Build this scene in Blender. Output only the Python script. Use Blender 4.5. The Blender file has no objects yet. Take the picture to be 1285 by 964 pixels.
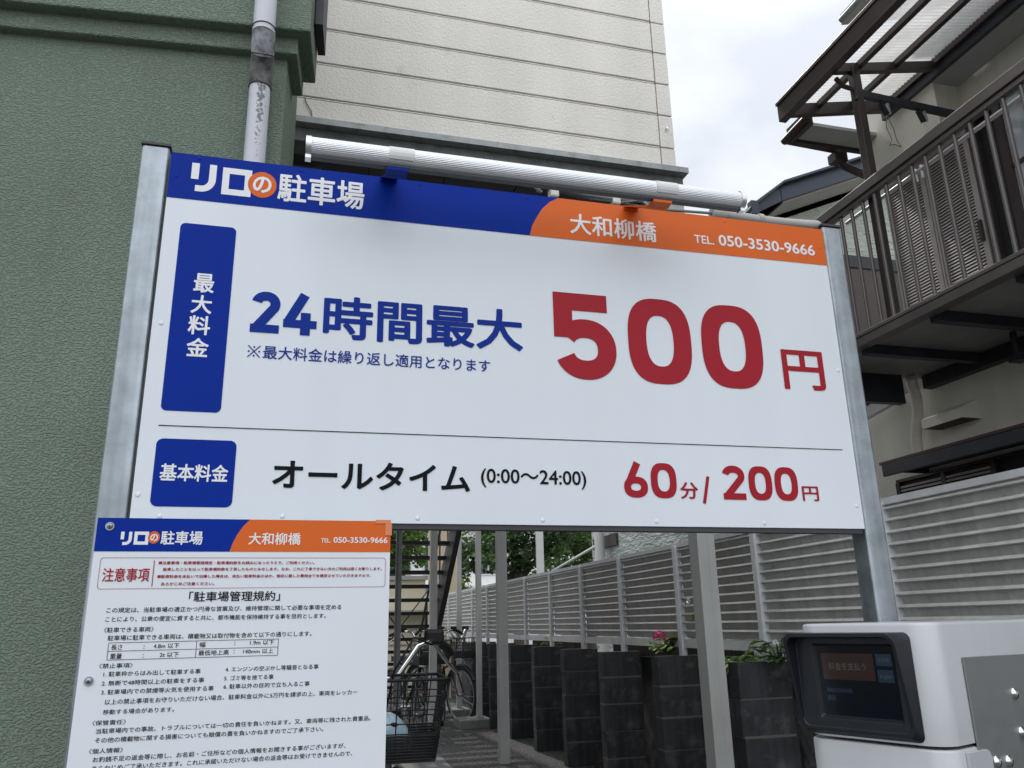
import bpy, bmesh, math, random
from mathutils import Vector, Matrix
R = math.radians
random.seed(7)
S = bpy.context.scene
COL = S.collection

# ------------------------------------------------------------------ camera
CAM_Z = 1.2
yaw, pitch, roll = R(15.259), R(16.601), R(-1.178)
fw = Vector((math.sin(yaw)*math.cos(pitch), math.cos(yaw)*math.cos(pitch), math.sin(pitch)))
r0 = Vector((math.cos(yaw), -math.sin(yaw), 0)); u0 = r0.cross(fw)
rt = math.cos(roll)*r0 + math.sin(roll)*u0
up = -math.sin(roll)*r0 + math.cos(roll)*u0
cam = bpy.data.cameras.new('camera'); camo = bpy.data.objects.new('camera', cam); COL.objects.link(camo)
m = Matrix((rt, up, -fw)).transposed().to_4x4(); m.translation = Vector((0, 0, CAM_Z))
camo.matrix_world = m
cam.sensor_width = 36; cam.lens = 1008.2/1285*36; cam.clip_start = .05; cam.clip_end = 2000
S.camera = camo

# ------------------------------------------------------------------ sky, sun, exposure
SUN_EL, SUN_AZ = R(53), R(-5)          # azimuth measured from +Y towards +X
w = bpy.data.worlds.new("World"); S.world = w; w.use_nodes = True
nt = w.node_tree; nt.nodes.clear()
def N(t, **k):
    n = nt.nodes.new(t)
    for a, b in k.items(): setattr(n, a, b)
    return n
sky = N('ShaderNodeTexSky', sky_type='NISHITA', sun_disc=False)
sky.sun_elevation = SUN_EL; sky.sun_rotation = SUN_AZ
tc = N('ShaderNodeTexCoord')
sep = N('ShaderNodeSeparateXYZ'); nt.links.new(tc.outputs['Generated'], sep.inputs[0])
zz = N('ShaderNodeMath', operation='ADD'); nt.links.new(sep.outputs[2], zz.inputs[0]); zz.inputs[1].default_value = .25
zm = N('ShaderNodeMath', operation='MAXIMUM'); nt.links.new(zz.outputs[0], zm.inputs[0]); zm.inputs[1].default_value = .12
dv = N('ShaderNodeVectorMath', operation='SCALE'); nt.links.new(tc.outputs['Generated'], dv.inputs[0])
iv = N('ShaderNodeMath', operation='DIVIDE'); iv.inputs[0].default_value = 1; nt.links.new(zm.outputs[0], iv.inputs[1])
nt.links.new(iv.outputs[0], dv.inputs['Scale'])
n1 = N('ShaderNodeTexNoise'); n1.inputs['Scale'].default_value = 2.3; n1.inputs['Detail'].default_value = 6; n1.inputs['Roughness'].default_value = .52
n1.inputs['Distortion'].default_value = .35
nt.links.new(dv.outputs[0], n1.inputs['Vector'])
cr = N('ShaderNodeValToRGB'); el = cr.color_ramp.elements
el[0].position = .34; el[0].color = (.66, .70, .765, 1)
el[1].position = .64; el[1].color = (.92, .94, .97, 1)
nt.links.new(n1.outputs['Fac'], cr.inputs[0])
# an overcast sky is brighter overhead than low down
lum = N('ShaderNodeMapRange'); lum.inputs['From Min'].default_value = .1; lum.inputs['From Max'].default_value = 1
lum.inputs['To Min'].default_value = 7.7; lum.inputs['To Max'].default_value = 15.6
nt.links.new(sep.outputs[2], lum.inputs['Value'])
# added brightness in the unseen sky behind the camera, lighting the sign and fronts
rear = N('ShaderNodeMapRange', interpolation_type='SMOOTHSTEP'); rear.inputs['From Min'].default_value = .25; rear.inputs['From Max'].default_value = -.75
rear.inputs['To Min'].default_value = 1.0; rear.inputs['To Max'].default_value = 1.72
nt.links.new(sep.outputs[1], rear.inputs['Value'])
lm2 = N('ShaderNodeMath', operation='MULTIPLY'); nt.links.new(lum.outputs[0], lm2.inputs[0]); nt.links.new(rear.outputs[0], lm2.inputs[1])
cl = N('ShaderNodeVectorMath', operation='SCALE'); nt.links.new(cr.outputs[0], cl.inputs[0]); nt.links.new(lm2.outputs[0], cl.inputs['Scale'])
mx = N('ShaderNodeMix', data_type='RGBA'); mx.inputs[0].default_value = .93
nt.links.new(sky.outputs[0], mx.inputs[6]); nt.links.new(cl.outputs[0], mx.inputs[7])
bg = N('ShaderNodeBackground'); bg.inputs[1].default_value = .1
nt.links.new(mx.outputs[2], bg.inputs[0])
wo = N('ShaderNodeOutputWorld'); nt.links.new(bg.outputs[0], wo.inputs[0])

sl = bpy.data.lights.new('sun', 'SUN'); sl.energy = 1.8; sl.angle = R(2); sl.color = (1, .96, .9)
so = bpy.data.objects.new('sun', sl); COL.objects.link(so)
sd = Vector((math.sin(SUN_AZ)*math.cos(SUN_EL), math.cos(SUN_AZ)*math.cos(SUN_EL), math.sin(SUN_EL)))
so.rotation_euler = sd.to_track_quat('Z', 'Y').to_euler(); so.location = sd*40

S.view_settings.view_transform = 'Standard'; S.view_settings.look = 'None'
S.view_settings.exposure = 0.15; S.view_settings.gamma = 1
S.view_settings.use_curve_mapping = False
S.render.engine = 'CYCLES'; S.cycles.use_denoising = True
S.cycles.max_bounces = 8; S.cycles.transparent_max_bounces = 12

# ------------------------------------------------------------------ materials
MATS = {}
def mat(name, col, rough=.6, metal=0, bump=None, var=None, spec=.5, streak=None, coat=0, dirt=None):
    """bump=(kind, scale, strength, distance); var=(scale, amount); streak=(scale, amount) vertical run marks;
    dirt=(colour, scale, low, high)"""
    if name in MATS: return MATS[name]
    M = bpy.data.materials.new(name); M.use_nodes = True; t = M.node_tree; b = t.nodes['Principled BSDF']
    b.inputs['Base Color'].default_value = (*col, 1); b.inputs['Roughness'].default_value = rough
    b.inputs['Metallic'].default_value = metal; b.inputs['Specular IOR Level'].default_value = spec
    if coat: b.inputs['Coat Weight'].default_value = coat; b.inputs['Coat Roughness'].default_value = .08
    def n(ty, **k):
        x = t.nodes.new(ty)
        for a, c in k.items(): setattr(x, a, c)
        return x
    co = n('ShaderNodeTexCoord').outputs['Object']
    cur = None
    def mult(cur, fac_out, lo, hi):
        mr = n('ShaderNodeMapRange'); mr.inputs[1].default_value = .3; mr.inputs[2].default_value = .7
        mr.inputs[3].default_value = lo; mr.inputs[4].default_value = hi
        t.links.new(fac_out, mr.inputs[0])
        sc = n('ShaderNodeVectorMath', operation='SCALE')
        if cur is None: sc.inputs[0].default_value = col
        else: t.links.new(cur, sc.inputs[0])
        t.links.new(mr.outputs[0], sc.inputs['Scale']); return sc.outputs[0]
    if var:
        x = n('ShaderNodeTexNoise'); x.inputs['Scale'].default_value = var[0]; x.inputs['Detail'].default_value = 6
        t.links.new(co, x.inputs['Vector']); cur = mult(cur, x.outputs['Fac'], 1-var[1], 1+var[1])
        rr = n('ShaderNodeMapRange'); rr.inputs[3].default_value = max(.02, rough-.1); rr.inputs[4].default_value = min(1, rough+.1)
        t.links.new(x.outputs['Fac'], rr.inputs[0]); t.links.new(rr.outputs[0], b.inputs['Roughness'])
    if streak:
        mp = n('ShaderNodeMapping'); mp.inputs['Scale'].default_value = (streak[0], streak[0], streak[0]*.06)
        t.links.new(co, mp.inputs[0])
        x = n('ShaderNodeTexNoise'); x.inputs['Scale'].default_value = 1; x.inputs['Detail'].default_value = 5
        t.links.new(mp.outputs[0], x.inputs['Vector']); cur = mult(cur, x.outputs['Fac'], 1-streak[1], 1+streak[1]*.6)
    if dirt:
        x = n('ShaderNodeTexNoise'); x.inputs['Scale'].default_value = dirt[1]; x.inputs['Detail'].default_value = 8; x.inputs['Roughness'].default_value = .65
        t.links.new(co, x.inputs['Vector'])
        mr = n('ShaderNodeMapRange'); mr.inputs[1].default_value = dirt[2]; mr.inputs[2].default_value = dirt[3]
        t.links.new(x.outputs['Fac'], mr.inputs[0])
        mi = n('ShaderNodeMix', data_type='RGBA'); t.links.new(mr.outputs[0], mi.inputs[0])
        if cur is None: mi.inputs[6].default_value = (*col, 1)
        else: t.links.new(cur, mi.inputs[6])
        mi.inputs[7].default_value = (*dirt[0], 1); cur = mi.outputs[2]
    if cur is not None: t.links.new(cur, b.inputs['Base Color'])
    if bump:
        kind, sc_, st, ds = bump
        if kind == 'stucco':
            a = n('ShaderNodeTexNoise'); a.inputs['Scale'].default_value = sc_; a.inputs['Detail'].default_value = 2; a.inputs['Distortion'].default_value = .1
            mp = n('ShaderNodeMapping'); mp.inputs['Scale'].default_value = (1, 1, 1.6); t.links.new(co, mp.inputs[0]); t.links.new(mp.outputs[0], a.inputs['Vector'])
            rp = n('ShaderNodeValToRGB'); rp.color_ramp.elements[0].position = .38; rp.color_ramp.elements[1].position = .66
            e = rp.color_ramp.elements.new(.53); e.color = (.86, .86, .86, 1)
            t.links.new(a.outputs['Fac'], rp.inputs[0])
            a2_ = n('ShaderNodeTexNoise'); a2_.inputs['Scale'].default_value = sc_*.42; a2_.inputs['Detail'].default_value = 4; t.links.new(mp.outputs[0], a2_.inputs['Vector'])
            r2_ = n('ShaderNodeMapRange', interpolation_type='SMOOTHSTEP'); r2_.inputs[1].default_value = .50; r2_.inputs[2].default_value = .66; r2_.inputs[3].default_value = 0; r2_.inputs[4].default_value = 1.0
            t.links.new(a2_.outputs['Fac'], r2_.inputs[0])
            mxm = n('ShaderNodeMath', operation='MAXIMUM'); t.links.new(rp.outputs[0], mxm.inputs[0]); t.links.new(r2_.outputs[0], mxm.inputs[1]); h = mxm.outputs[0]
        elif kind == 'voronoi':
            a = n('ShaderNodeTexVoronoi'); a.inputs['Scale'].default_value = sc_; t.links.new(co, a.inputs['Vector']); h = a.outputs['Distance']
        elif kind == 'streak':
            mp = n('ShaderNodeMapping'); mp.inputs['Scale'].default_value = (sc_, sc_, sc_*.04); t.links.new(co, mp.inputs[0])
            a = n('ShaderNodeTexNoise'); a.inputs['Scale'].default_value = 1; t.links.new(mp.outputs[0], a.inputs['Vector']); h = a.outputs['Fac']
        elif kind == 'rows':
            mp = n('ShaderNodeMapping'); mp.inputs['Scale'].default_value = (sc_*.28, sc_*.28, sc_); t.links.new(co, mp.inputs[0])
            a = n('ShaderNodeTexNoise'); a.inputs['Scale'].default_value = 1; a.inputs['Detail'].default_value = 2; a.inputs['Distortion'].default_value = .5
            t.links.new(mp.outputs[0], a.inputs['Vector']); h = a.outputs['Fac']
        else:
            a = n('ShaderNodeTexNoise'); a.inputs['Scale'].default_value = sc_; a.inputs['Detail'].default_value = 5
            t.links.new(co, a.inputs['Vector']); h = a.outputs['Fac']
        bp_ = n('ShaderNodeBump'); bp_.inputs['Strength'].default_value = st; bp_.inputs['Distance'].default_value = ds
        t.links.new(h, bp_.inputs['Height']); t.links.new(bp_.outputs[0], b.inputs['Normal'])
    MATS[name] = M
    return M

m_panel = mat('white_sign_face', (.75, .80, .845), .32, spec=.5, var=(1.5, .02), streak=(9, .018), dirt=((.70, .71, .71), 9, .62, .9))
m_board = mat('white_board_face', (.755, .80, .845), .4, var=(3, .02), dirt=((.68, .68, .68), 14, .66, .9))
m_blue = mat('blue_print', (.001, .026, .290), .5, spec=.10, var=(4, .04))
m_orange = mat('orange_print', (.72, .135, .018), .42, spec=.22, var=(4, .03))
m_white = mat('white_print', (.82, .83, .84), .4)
m_bluetxt = mat('blue_lettering', (.004, .030, .27), .5, spec=.12)
m_red = mat('red_lettering', (.37, .008, .020), .45, spec=.22)
m_black = mat('black_lettering', (.005, .007, .010), .5, spec=.1)
m_edge = mat('dark_sign_edge', (.045, .046, .05), .5)
m_galv = mat('galvanised_steel', (.36, .40, .43), .42, metal=.8, var=(14, .22), streak=(30, .25), bump=('noise', 60, .08, .002), dirt=((.24, .26, .27), 25, .55, .8))
m_alu = mat('brushed_aluminium', (.72, .73, .74), .34, metal=.8, var=(8, .06))
m_rivet = m_panel
m_green = mat('green_stucco', (.195, .250, .195), .72, bump=('stucco', 112, .72, .0075), var=(1.1, .13), spec=.35, streak=(5, .05))
m_siding = mat('cream_siding', (.85, .81, .745), .62, bump=('noise', 64, .85, .006), var=(1.6, .05), streak=(5, .06), dirt=((.40, .39, .36), 5, .62, .85))
m_groove = mat('siding_groove', (.20, .19, .175), .8)
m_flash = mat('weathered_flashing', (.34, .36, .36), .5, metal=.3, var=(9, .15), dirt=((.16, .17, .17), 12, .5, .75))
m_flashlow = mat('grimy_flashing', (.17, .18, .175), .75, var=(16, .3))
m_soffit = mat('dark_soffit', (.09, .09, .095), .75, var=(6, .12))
m_pipe = mat('grey_pvc', (.58, .60, .65), .38, var=(5, .05), dirt=((.36, .35, .34), 30, .62, .85))
m_grime = mat('grimy_pvc', (.20, .195, .195), .7, dirt=((.045, .042, .04), 18, .40, .60))
m_elbow = mat('sooty_elbow_pvc', (.50, .52, .56), .45, dirt=((.13, .125, .12), 20, .44, .64))
# lower pipe: soot washed down from the joint in a run on its right half
m_pipest = mat('soot_streaked_pvc', (.58, .60, .65), .38)
t = m_pipest.node_tree; b = t.nodes['Principled BSDF']
def nn(ty, **k):
    x = t.nodes.new(ty)
    for a_, c_ in k.items(): setattr(x, a_, c_)
    return x
co_ = nn('ShaderNodeTexCoord'); sp_ = nn('ShaderNodeSeparateXYZ'); t.links.new(co_.outputs['Object'], sp_.inputs[0])
mz_ = nn('ShaderNodeMapRange'); mz_.inputs[1].default_value = 2.55; mz_.inputs[2].default_value = 2.98; mz_.inputs[3].default_value = -.16; mz_.inputs[4].default_value = .22; t.links.new(sp_.outputs[2], mz_.inputs[0])
mx_ = nn('ShaderNodeMath', operation='SUBTRACT'); t.links.new(sp_.outputs[0], mx_.inputs[0]); mx_.inputs[1].default_value = -.186
mb_ = nn('ShaderNodeMath', operation='ABSOLUTE'); t.links.new(mx_.outputs[0], mb_.inputs[0])
mw_ = nn('ShaderNodeMapRange'); mw_.inputs[1].default_value = .004; mw_.inputs[2].default_value = .024; mw_.inputs[3].default_value = .08; mw_.inputs[4].default_value = -.25; t.links.new(mb_.outputs[0], mw_.inputs[0])
ns_ = nn('ShaderNodeTexNoise'); ns_.inputs['Scale'].default_value = 110; ns_.inputs['Detail'].default_value = 5; t.links.new(co_.outputs['Object'], ns_.inputs['Vector'])
s1_ = nn('ShaderNodeMath', operation='ADD'); t.links.new(ns_.outputs['Fac'], s1_.inputs[0]); t.links.new(mz_.outputs[0], s1_.inputs[1])
s2_ = nn('ShaderNodeMath', operation='ADD'); t.links.new(s1_.outputs[0], s2_.inputs[0]); t.links.new(mw_.outputs[0], s2_.inputs[1])
mr_ = nn('ShaderNodeMapRange'); mr_.inputs[1].default_value = .58; mr_.inputs[2].default_value = .72; t.links.new(s2_.outputs[0], mr_.inputs[0])
mi_ = nn('ShaderNodeMix', data_type='RGBA'); mi_.inputs[6].default_value = (.58, .60, .65, 1); mi_.inputs[7].default_value = (.16, .155, .15, 1); t.links.new(mr_.outputs[0], mi_.inputs[0])
t.links.new(mi_.outputs[2], b.inputs['Base Color'])
m_brown = mat('bronze_aluminium', (.060, .045, .043), .36, metal=.25, var=(7, .12))
m_brownlt = mat('bronze_rail_face', (.135, .118, .113), .36, metal=.3, var=(6, .1))
m_darksteel = mat('dark_deck_steel', (.030, .033, .042), .5, var=(6, .2))
m_deck = mat('grey_deck_board', (.30, .305, .30), .7, var=(5, .15))
m_plaster = mat('cream_plaster', (.79, .765, .68), .8, bump=('noise', 150, .6, .006), var=(2.5, .05), streak=(6, .06))
m_eave = mat('grey_eave_board', (.40, .40, .39), .8, var=(3, .06))
m_shutter = mat('brown_shutter', (.42, .375, .36), .42, metal=.1, var=(8, .1))
m_fence = mat('weathered_fence_metal', (.55, .545, .515), .5, metal=.2, var=(9, .10), streak=(30, .12), dirt=((.20, .20, .175), 22, .60, .85))
m_fpost = mat('fence_post_metal', (.72, .735, .75), .4, metal=.15, var=(9, .1))
m_lip = mat('light_painted_lip_metal', (.68, .68, .67), .45, metal=.2, var=(9, .1), streak=(20, .1))  # paler than the slats: light caught by the lips is put into the colour
m_block = mat('dirty_concrete_block', (.050, .052, .057), .9, bump=('noise', 170, .7, .006), var=(7, .3), streak=(14, .45), dirt=((.20, .20, .195), 4.2, .52, .76))
m_mortar = mat('dark_mortar', (.15, .148, .14), .95)
m_conc = mat('concrete', (.22, .22, .21), .9, bump=('noise', 120, .5, .004), var=(5, .2))
m_column = mat('grey_painted_column', (.47, .475, .46), .5, var=(3, .06), streak=(14, .07), dirt=((.30, .29, .27), 10, .62, .85))
m_pole = mat('white_painted_post', (.56, .56, .54), .5, var=(6, .08), streak=(16, .1))
m_asphalt = mat('asphalt', (.060, .060, .058), .95, bump=('voronoi', 45, 1.0, .016), var=(2.2, .3), dirt=((.21, .205, .19), 42, .50, .64))
m_slab = mat('pale_apron', (.20, .20, .195), .9, bump=('noise', 90, .4, .004), var=(3, .15))
m_mach = mat('machine_white', (.52, .53, .555), .3, var=(3, .02), coat=.25, streak=(16, .03))
m_machgrey = mat('machine_grey_plate', (.235, .245, .245), .42, metal=.35, var=(40, .05))
m_bezel = mat('black_bezel_plastic', (.010, .012, .017), .42, bump=('noise', 500, .15, .0008))
m_screen = mat('dark_screen_glass', (.003, .005, .009), .12, spec=.3)
m_chrome = mat('chrome', (.78, .78, .78), .12, metal=1)
m_steelpole = mat('dull_steel_pole', (.62, .62, .62), .45, metal=.4)
m_rubber = mat('black_rubber', (.015, .015, .016), .6)
m_blackpt = mat('black_paint', (.014, .014, .017), .35)
m_redpt = mat('dark_red_paint', (.085, .008, .008), .35)
m_pvc = mat('conduit_grey', (.44, .43, .40), .5, var=(12, .08))
m_cable = mat('grey_cable', (.17, .18, .19), .5)
m_clip = mat('cream_clip', (.66, .64, .58), .5)
m_navy = mat('navy_roof_metal', (.030, .042, .062), .38, metal=.3, var=(5, .1))
m_gsiding = mat('pale_green_siding', (.48, .53, .50), .7, bump=('rows', 22, 1.0, .05), var=(3, .06))
m_brownwall = mat('brown_panel', (.085, .068, .068), .6, var=(5, .1))
m_beige = mat('beige_wall', (.60, .50, .36), .8, var=(2, .06), bump=('noise', 60, .3, .004))
m_cream2 = mat('pale_cream_wall', (.68, .64, .50), .8, var=(2, .05))
m_roofgrey = mat('grey_roof_sheet', (.35, .36, .37), .6, var=(4, .1))
m_white2 = mat('white_wall', (.74, .74, .73), .8, var=(1, .04))
m_glass = mat('window_glass', (.05, .065, .08), .06, spec=.8)
m_stair = mat('brown_stair_steel', (.055, .053, .052), .55, metal=.2, var=(8, .2))
m_bark = mat('bark', (.07, .055, .042), .9, bump=('noise', 40, .8, .02), var=(6, .2))
m_leafd = mat('dark_leaf', (.040, .078, .030), .5, var=(1.3, .4))
m_leafl = mat('bright_leaf', (.085, .160, .030), .45, var=(1.6, .35))
m_leafy = mat('lime_leaf', (.22, .33, .04), .4, var=(9, .25))
m_leafm = mat('mid_leaf', (.075, .15, .045), .4, var=(9, .3))
m_petal = mat('pink_petal', (.62, .05, .20), .5, var=(30, .25))
m_petalw = mat('white_petal', (.80, .80, .80), .5)
m_helmet = mat('pale_blue_shell', (.42, .60, .70), .22, coat=.4)
m_lens = mat('clear_lens', (.30, .32, .33), .08, spec=.8)
m_soil = mat('dark_soil', (.035, .03, .025), .95, bump=('noise', 40, .8, .03))
m_spray = mat('tape_orange', (.72, .20, .06), .2, coat=.4)
for leafm in (m_leafd, m_leafl, m_leafy, m_leafm):
    b = leafm.node_tree.nodes['Principled BSDF']; b.inputs['Transmission Weight'].default_value = 0
    b.inputs['Subsurface Weight'].default_value = 0
    t = leafm.node_tree; tl = t.nodes.new('ShaderNodeBsdfTranslucent'); ms = t.nodes.new('ShaderNodeMixShader'); ms.inputs[0].default_value = .34
    src = b.inputs['Base Color'].links[0].from_socket; gm = t.nodes.new('ShaderNodeVectorMath'); gm.operation = 'MULTIPLY'; gm.inputs[1].default_value = (1.7, 1.6, .9)
    t.links.new(src, gm.inputs[0]); t.links.new(gm.outputs[0], tl.inputs[0])
    t.links.new(b.outputs[0], ms.inputs[1]); t.links.new(tl.outputs[0], ms.inputs[2]); t.links.new(ms.outputs[0], t.nodes['Material Output'].inputs[0])

# corrugated translucent roofing
m_poly = bpy.data.materials.new('translucent_corrugated_sheet'); m_poly.use_nodes = True
t = m_poly.node_tree; t.nodes.clear()
o_ = t.nodes.new('ShaderNodeOutputMaterial'); tr = t.nodes.new('ShaderNodeBsdfTranslucent'); tr.inputs[0].default_value = (.72, .74, .74, 1)
tp = t.nodes.new('ShaderNodeBsdfTransparent'); tp.inputs[0].default_value = (.8, .82, .82, 1)
df = t.nodes.new('ShaderNodeBsdfGlossy'); df.inputs['Roughness'].default_value = .2; df.inputs[0].default_value = (.8, .8, .8, 1)
a1 = t.nodes.new('ShaderNodeMixShader'); a1.inputs[0].default_value = .22
a2 = t.nodes.new('ShaderNodeMixShader'); a2.inputs[0].default_value = .14
nz = t.nodes.new('ShaderNodeTexNoise'); nz.inputs['Scale'].default_value = 5; nz.inputs['Detail'].default_value = 6
mr = t.nodes.new('ShaderNodeMapRange'); mr.inputs[1].default_value = .35; mr.inputs[2].default_value = .7; mr.inputs[3].default_value = .34; mr.inputs[4].default_value = .12
tco = t.nodes.new('ShaderNodeTexCoord'); t.links.new(tco.outputs['Object'], nz.inputs['Vector'])
t.links.new(nz.outputs['Fac'], mr.inputs[0])
sx_ = t.nodes.new('ShaderNodeSeparateXYZ'); t.links.new(tco.outputs['Object'], sx_.inputs[0])
sm_ = t.nodes.new('ShaderNodeMath'); sm_.operation = 'MULTIPLY'; sm_.inputs[1].default_value = 2*math.pi/.032; t.links.new(sx_.outputs[1], sm_.inputs[0])
ss_ = t.nodes.new('ShaderNodeMath'); ss_.operation = 'SINE'; t.links.new(sm_.outputs[0], ss_.inputs[0])
sr_ = t.nodes.new('ShaderNodeMapRange'); sr_.inputs[1].default_value = -1; sr_.inputs[2].default_value = 1; sr_.inputs[3].default_value = .25; sr_.inputs[4].default_value = 1.5; t.links.new(ss_.outputs[0], sr_.inputs[0])
sq_ = t.nodes.new('ShaderNodeMath'); sq_.operation = 'MULTIPLY'; t.links.new(mr.outputs[0], sq_.inputs[0]); t.links.new(sr_.outputs[0], sq_.inputs[1])
t.links.new(sq_.outputs[0], a1.inputs[0])
cm_ = t.nodes.new('ShaderNodeMapRange'); cm_.inputs[1].default_value = -1; cm_.inputs[2].default_value = 1; cm_.inputs[3].default_value = .42; cm_.inputs[4].default_value = .82; t.links.new(ss_.outputs[0], cm_.inputs[0])
t.links.new(cm_.outputs[0], tr.inputs[0])
t.links.new(tr.outputs[0], a1.inputs[1]); t.links.new(tp.outputs[0], a1.inputs[2])
t.links.new(a1.outputs[0], a2.inputs[1]); t.links.new(df.outputs[0], a2.inputs[2]); t.links.new(a2.outputs[0], o_.inputs[0])

def screen_mat(name, col, e):
    M = mat(name, (.01, .01, .012), .08)
    b = M.node_tree.nodes['Principled BSDF']; b.inputs['Emission Color'].default_value = (*col, 1); b.inputs['Emission Strength'].default_value = e
    return M
m_scr_or = screen_mat('screen_orange', (.50, .13, .05), .022)
m_scr_bl = screen_mat('screen_blue', (.04, .22, .50), .05)
m_scr_tx = screen_mat('screen_text', (.55, .55, .55), .06)
m_scr_dim = screen_mat('screen_dim_blue', (.05, .14, .42), .03)

# ------------------------------------------------------------------ mesh helpers
class MB:
    def __init__(s): s.v = []; s.f = []; s.sm = []; s.mi = []; s.cur = 0
    def add(s, vs, fs, smooth=False):
        o = len(s.v); s.v += [tuple(p) for p in vs]
        for f in fs: s.f.append(tuple(i+o for i in f)); s.sm.append(smooth); s.mi.append(s.cur)
        return s
    def box(s, x0, x1, y0, y1, z0, z1):
        x0, x1 = sorted((x0, x1)); y0, y1 = sorted((y0, y1)); z0, z1 = sorted((z0, z1))
        v = [(x0,y0,z0),(x1,y0,z0),(x1,y1,z0),(x0,y1,z0),(x0,y0,z1),(x1,y0,z1),(x1,y1,z1),(x0,y1,z1)]
        return s.add(v, [(0,3,2,1),(4,5,6,7),(0,1,5,4),(1,2,6,5),(2,3,7,6),(3,0,4,7)])
    def bar(s, p, q, wx, wy, upv=(0,0,1)):
        """rectangular bar from p to q, width wx across and wy along up"""
        p = Vector(p); q = Vector(q); d = (q-p).normalized(); u = Vector(upv)
        if abs(d.dot(u)) > .98: u = Vector((0,1,0))
        a = d.cross(u).normalized(); b = a.cross(d)
        v = []
        for c in (p, q):
            for i, j in ((-1,-1),(1,-1),(1,1),(-1,1)): v.append(c + a*(i*wx/2) + b*(j*wy/2))
        return s.add(v, [(0,3,2,1),(4,5,6,7),(0,1,5,4),(1,2,6,5),(2,3,7,6),(3,0,4,7)])
    def tube(s, pts, r, n=10, cap=True, close=False):
        pts = [Vector(p) for p in pts]; rs = r if isinstance(r, (list, tuple)) else [r]*len(pts)
        rings = []; prev = None; L = len(pts)
        for i, p in enumerate(pts):
            if close: d = pts[(i+1) % L] - pts[i-1]
            else: d = pts[min(i+1, L-1)] - pts[max(i-1, 0)]
            d.normalize()
            if prev is None:
                u = Vector((0,0,1)) if abs(d.z) < .9 else Vector((1,0,0))
                a = d.cross(u).normalized()
            else:
                a = prev - d*prev.dot(d); a.normalize()
            prev = a; b = d.cross(a)
            rings.append([p + (a*math.cos(2*math.pi*k/n) + b*math.sin(2*math.pi*k/n))*rs[i] for k in range(n)])
        v = [q for g in rings for q in g]; f = []
        for i in range(L if close else L-1):
            j = (i+1) % L
            for k in range(n):
                f.append((i*n+k, i*n+(k+1) % n, j*n+(k+1) % n, j*n+k))
        s.add(v, f, True)
        if cap and not close:
            s.add(rings[0], [tuple(range(n))[::-1]]); s.add(rings[-1], [tuple(range(n))])
        return s
    def prism(s, poly, fn, a, b, smooth=False):
        """poly: list of 2-D points; fn(x, y, t) -> 3-D; extruded t=a..b"""
        n = len(poly)
        A = [fn(x, y, a) for x, y in poly]; B = [fn(x, y, b) for x, y in poly]
        s.add(A+B, [(i, (i+1) % n, n+(i+1) % n, n+i) for i in range(n)], smooth)
        s.add(A, [tuple(range(n))[::-1]]); s.add(B, [tuple(range(n))]); return s
    def ball(s, c, rx, ry=None, rz=None, n=12, m=8, half=False):
        ry = ry or rx; rz = rz or rx; v = []; f = []
        for i in range(m+1):
            th = (math.pi/2 if half else math.pi)*i/m
            for k in range(n):
                ph = 2*math.pi*k/n
                v.append((c[0]+rx*math.sin(th)*math.cos(ph), c[1]+ry*math.sin(th)*math.sin(ph), c[2]+rz*math.cos(th)))
        for i in range(m):
            for k in range(n): f.append((i*n+k, (i+1)*n+k, (i+1)*n+(k+1) % n, i*n+(k+1) % n))
        return s.add(v, f, True)
    def obj(s, name, mats, parent=None, bevel=0, local=False, seg=2):
        off = Vector((0,0,0))
        if parent is not None and not local: off = world_loc(parent)
        me = bpy.data.meshes.new(name); me.from_pydata([tuple(Vector(p)-off) for p in s.v], [], s.f)
        for mm in (mats if isinstance(mats, (list, tuple)) else [mats]): me.materials.append(mm)
        me.polygons.foreach_set('use_smooth', s.sm); me.polygons.foreach_set('material_index', s.mi)
        bm = bmesh.new(); bm.from_mesh(me); bmesh.ops.remove_doubles(bm, verts=bm.verts, dist=1e-6)
        bmesh.ops.recalc_face_normals(bm, faces=bm.faces)
        for e in bm.edges:
            if any(not f_.smooth for f_ in e.link_faces): e.smooth = False
        bm.to_mesh(me); bm.free()
        me.update()
        o = bpy.data.objects.new(name, me); COL.objects.link(o)
        if parent is not None: o.parent = parent
        if bevel:
            b = o.modifiers.new('bevel', 'BEVEL'); b.width = bevel; b.segments = seg; b.limit_method = 'ANGLE'; b.angle_limit = R(40)
        return o
def world_loc(o):
    l = Vector((0,0,0))
    while o is not None: l = l + Vector(o.location); o = o.parent
    return l
def tag(o, label, cat, group=None):
    o['label'] = label; o['category'] = cat
    if group: o['group'] = group
    return o
def thing(name, label, cat, loc=(0,0,0), rz=0, group=None):
    o = bpy.data.objects.new(name, None); COL.objects.link(o); o.location = loc; o.rotation_euler = (0,0,rz)
    o.empty_display_size = .1
    return tag(o, label, cat, group)
def copy_tree(o, parent=None):
    c = o.copy(); COL.objects.link(c); c.parent = parent
    for ch in list(o.children): copy_tree(ch, c)
    return c

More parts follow.
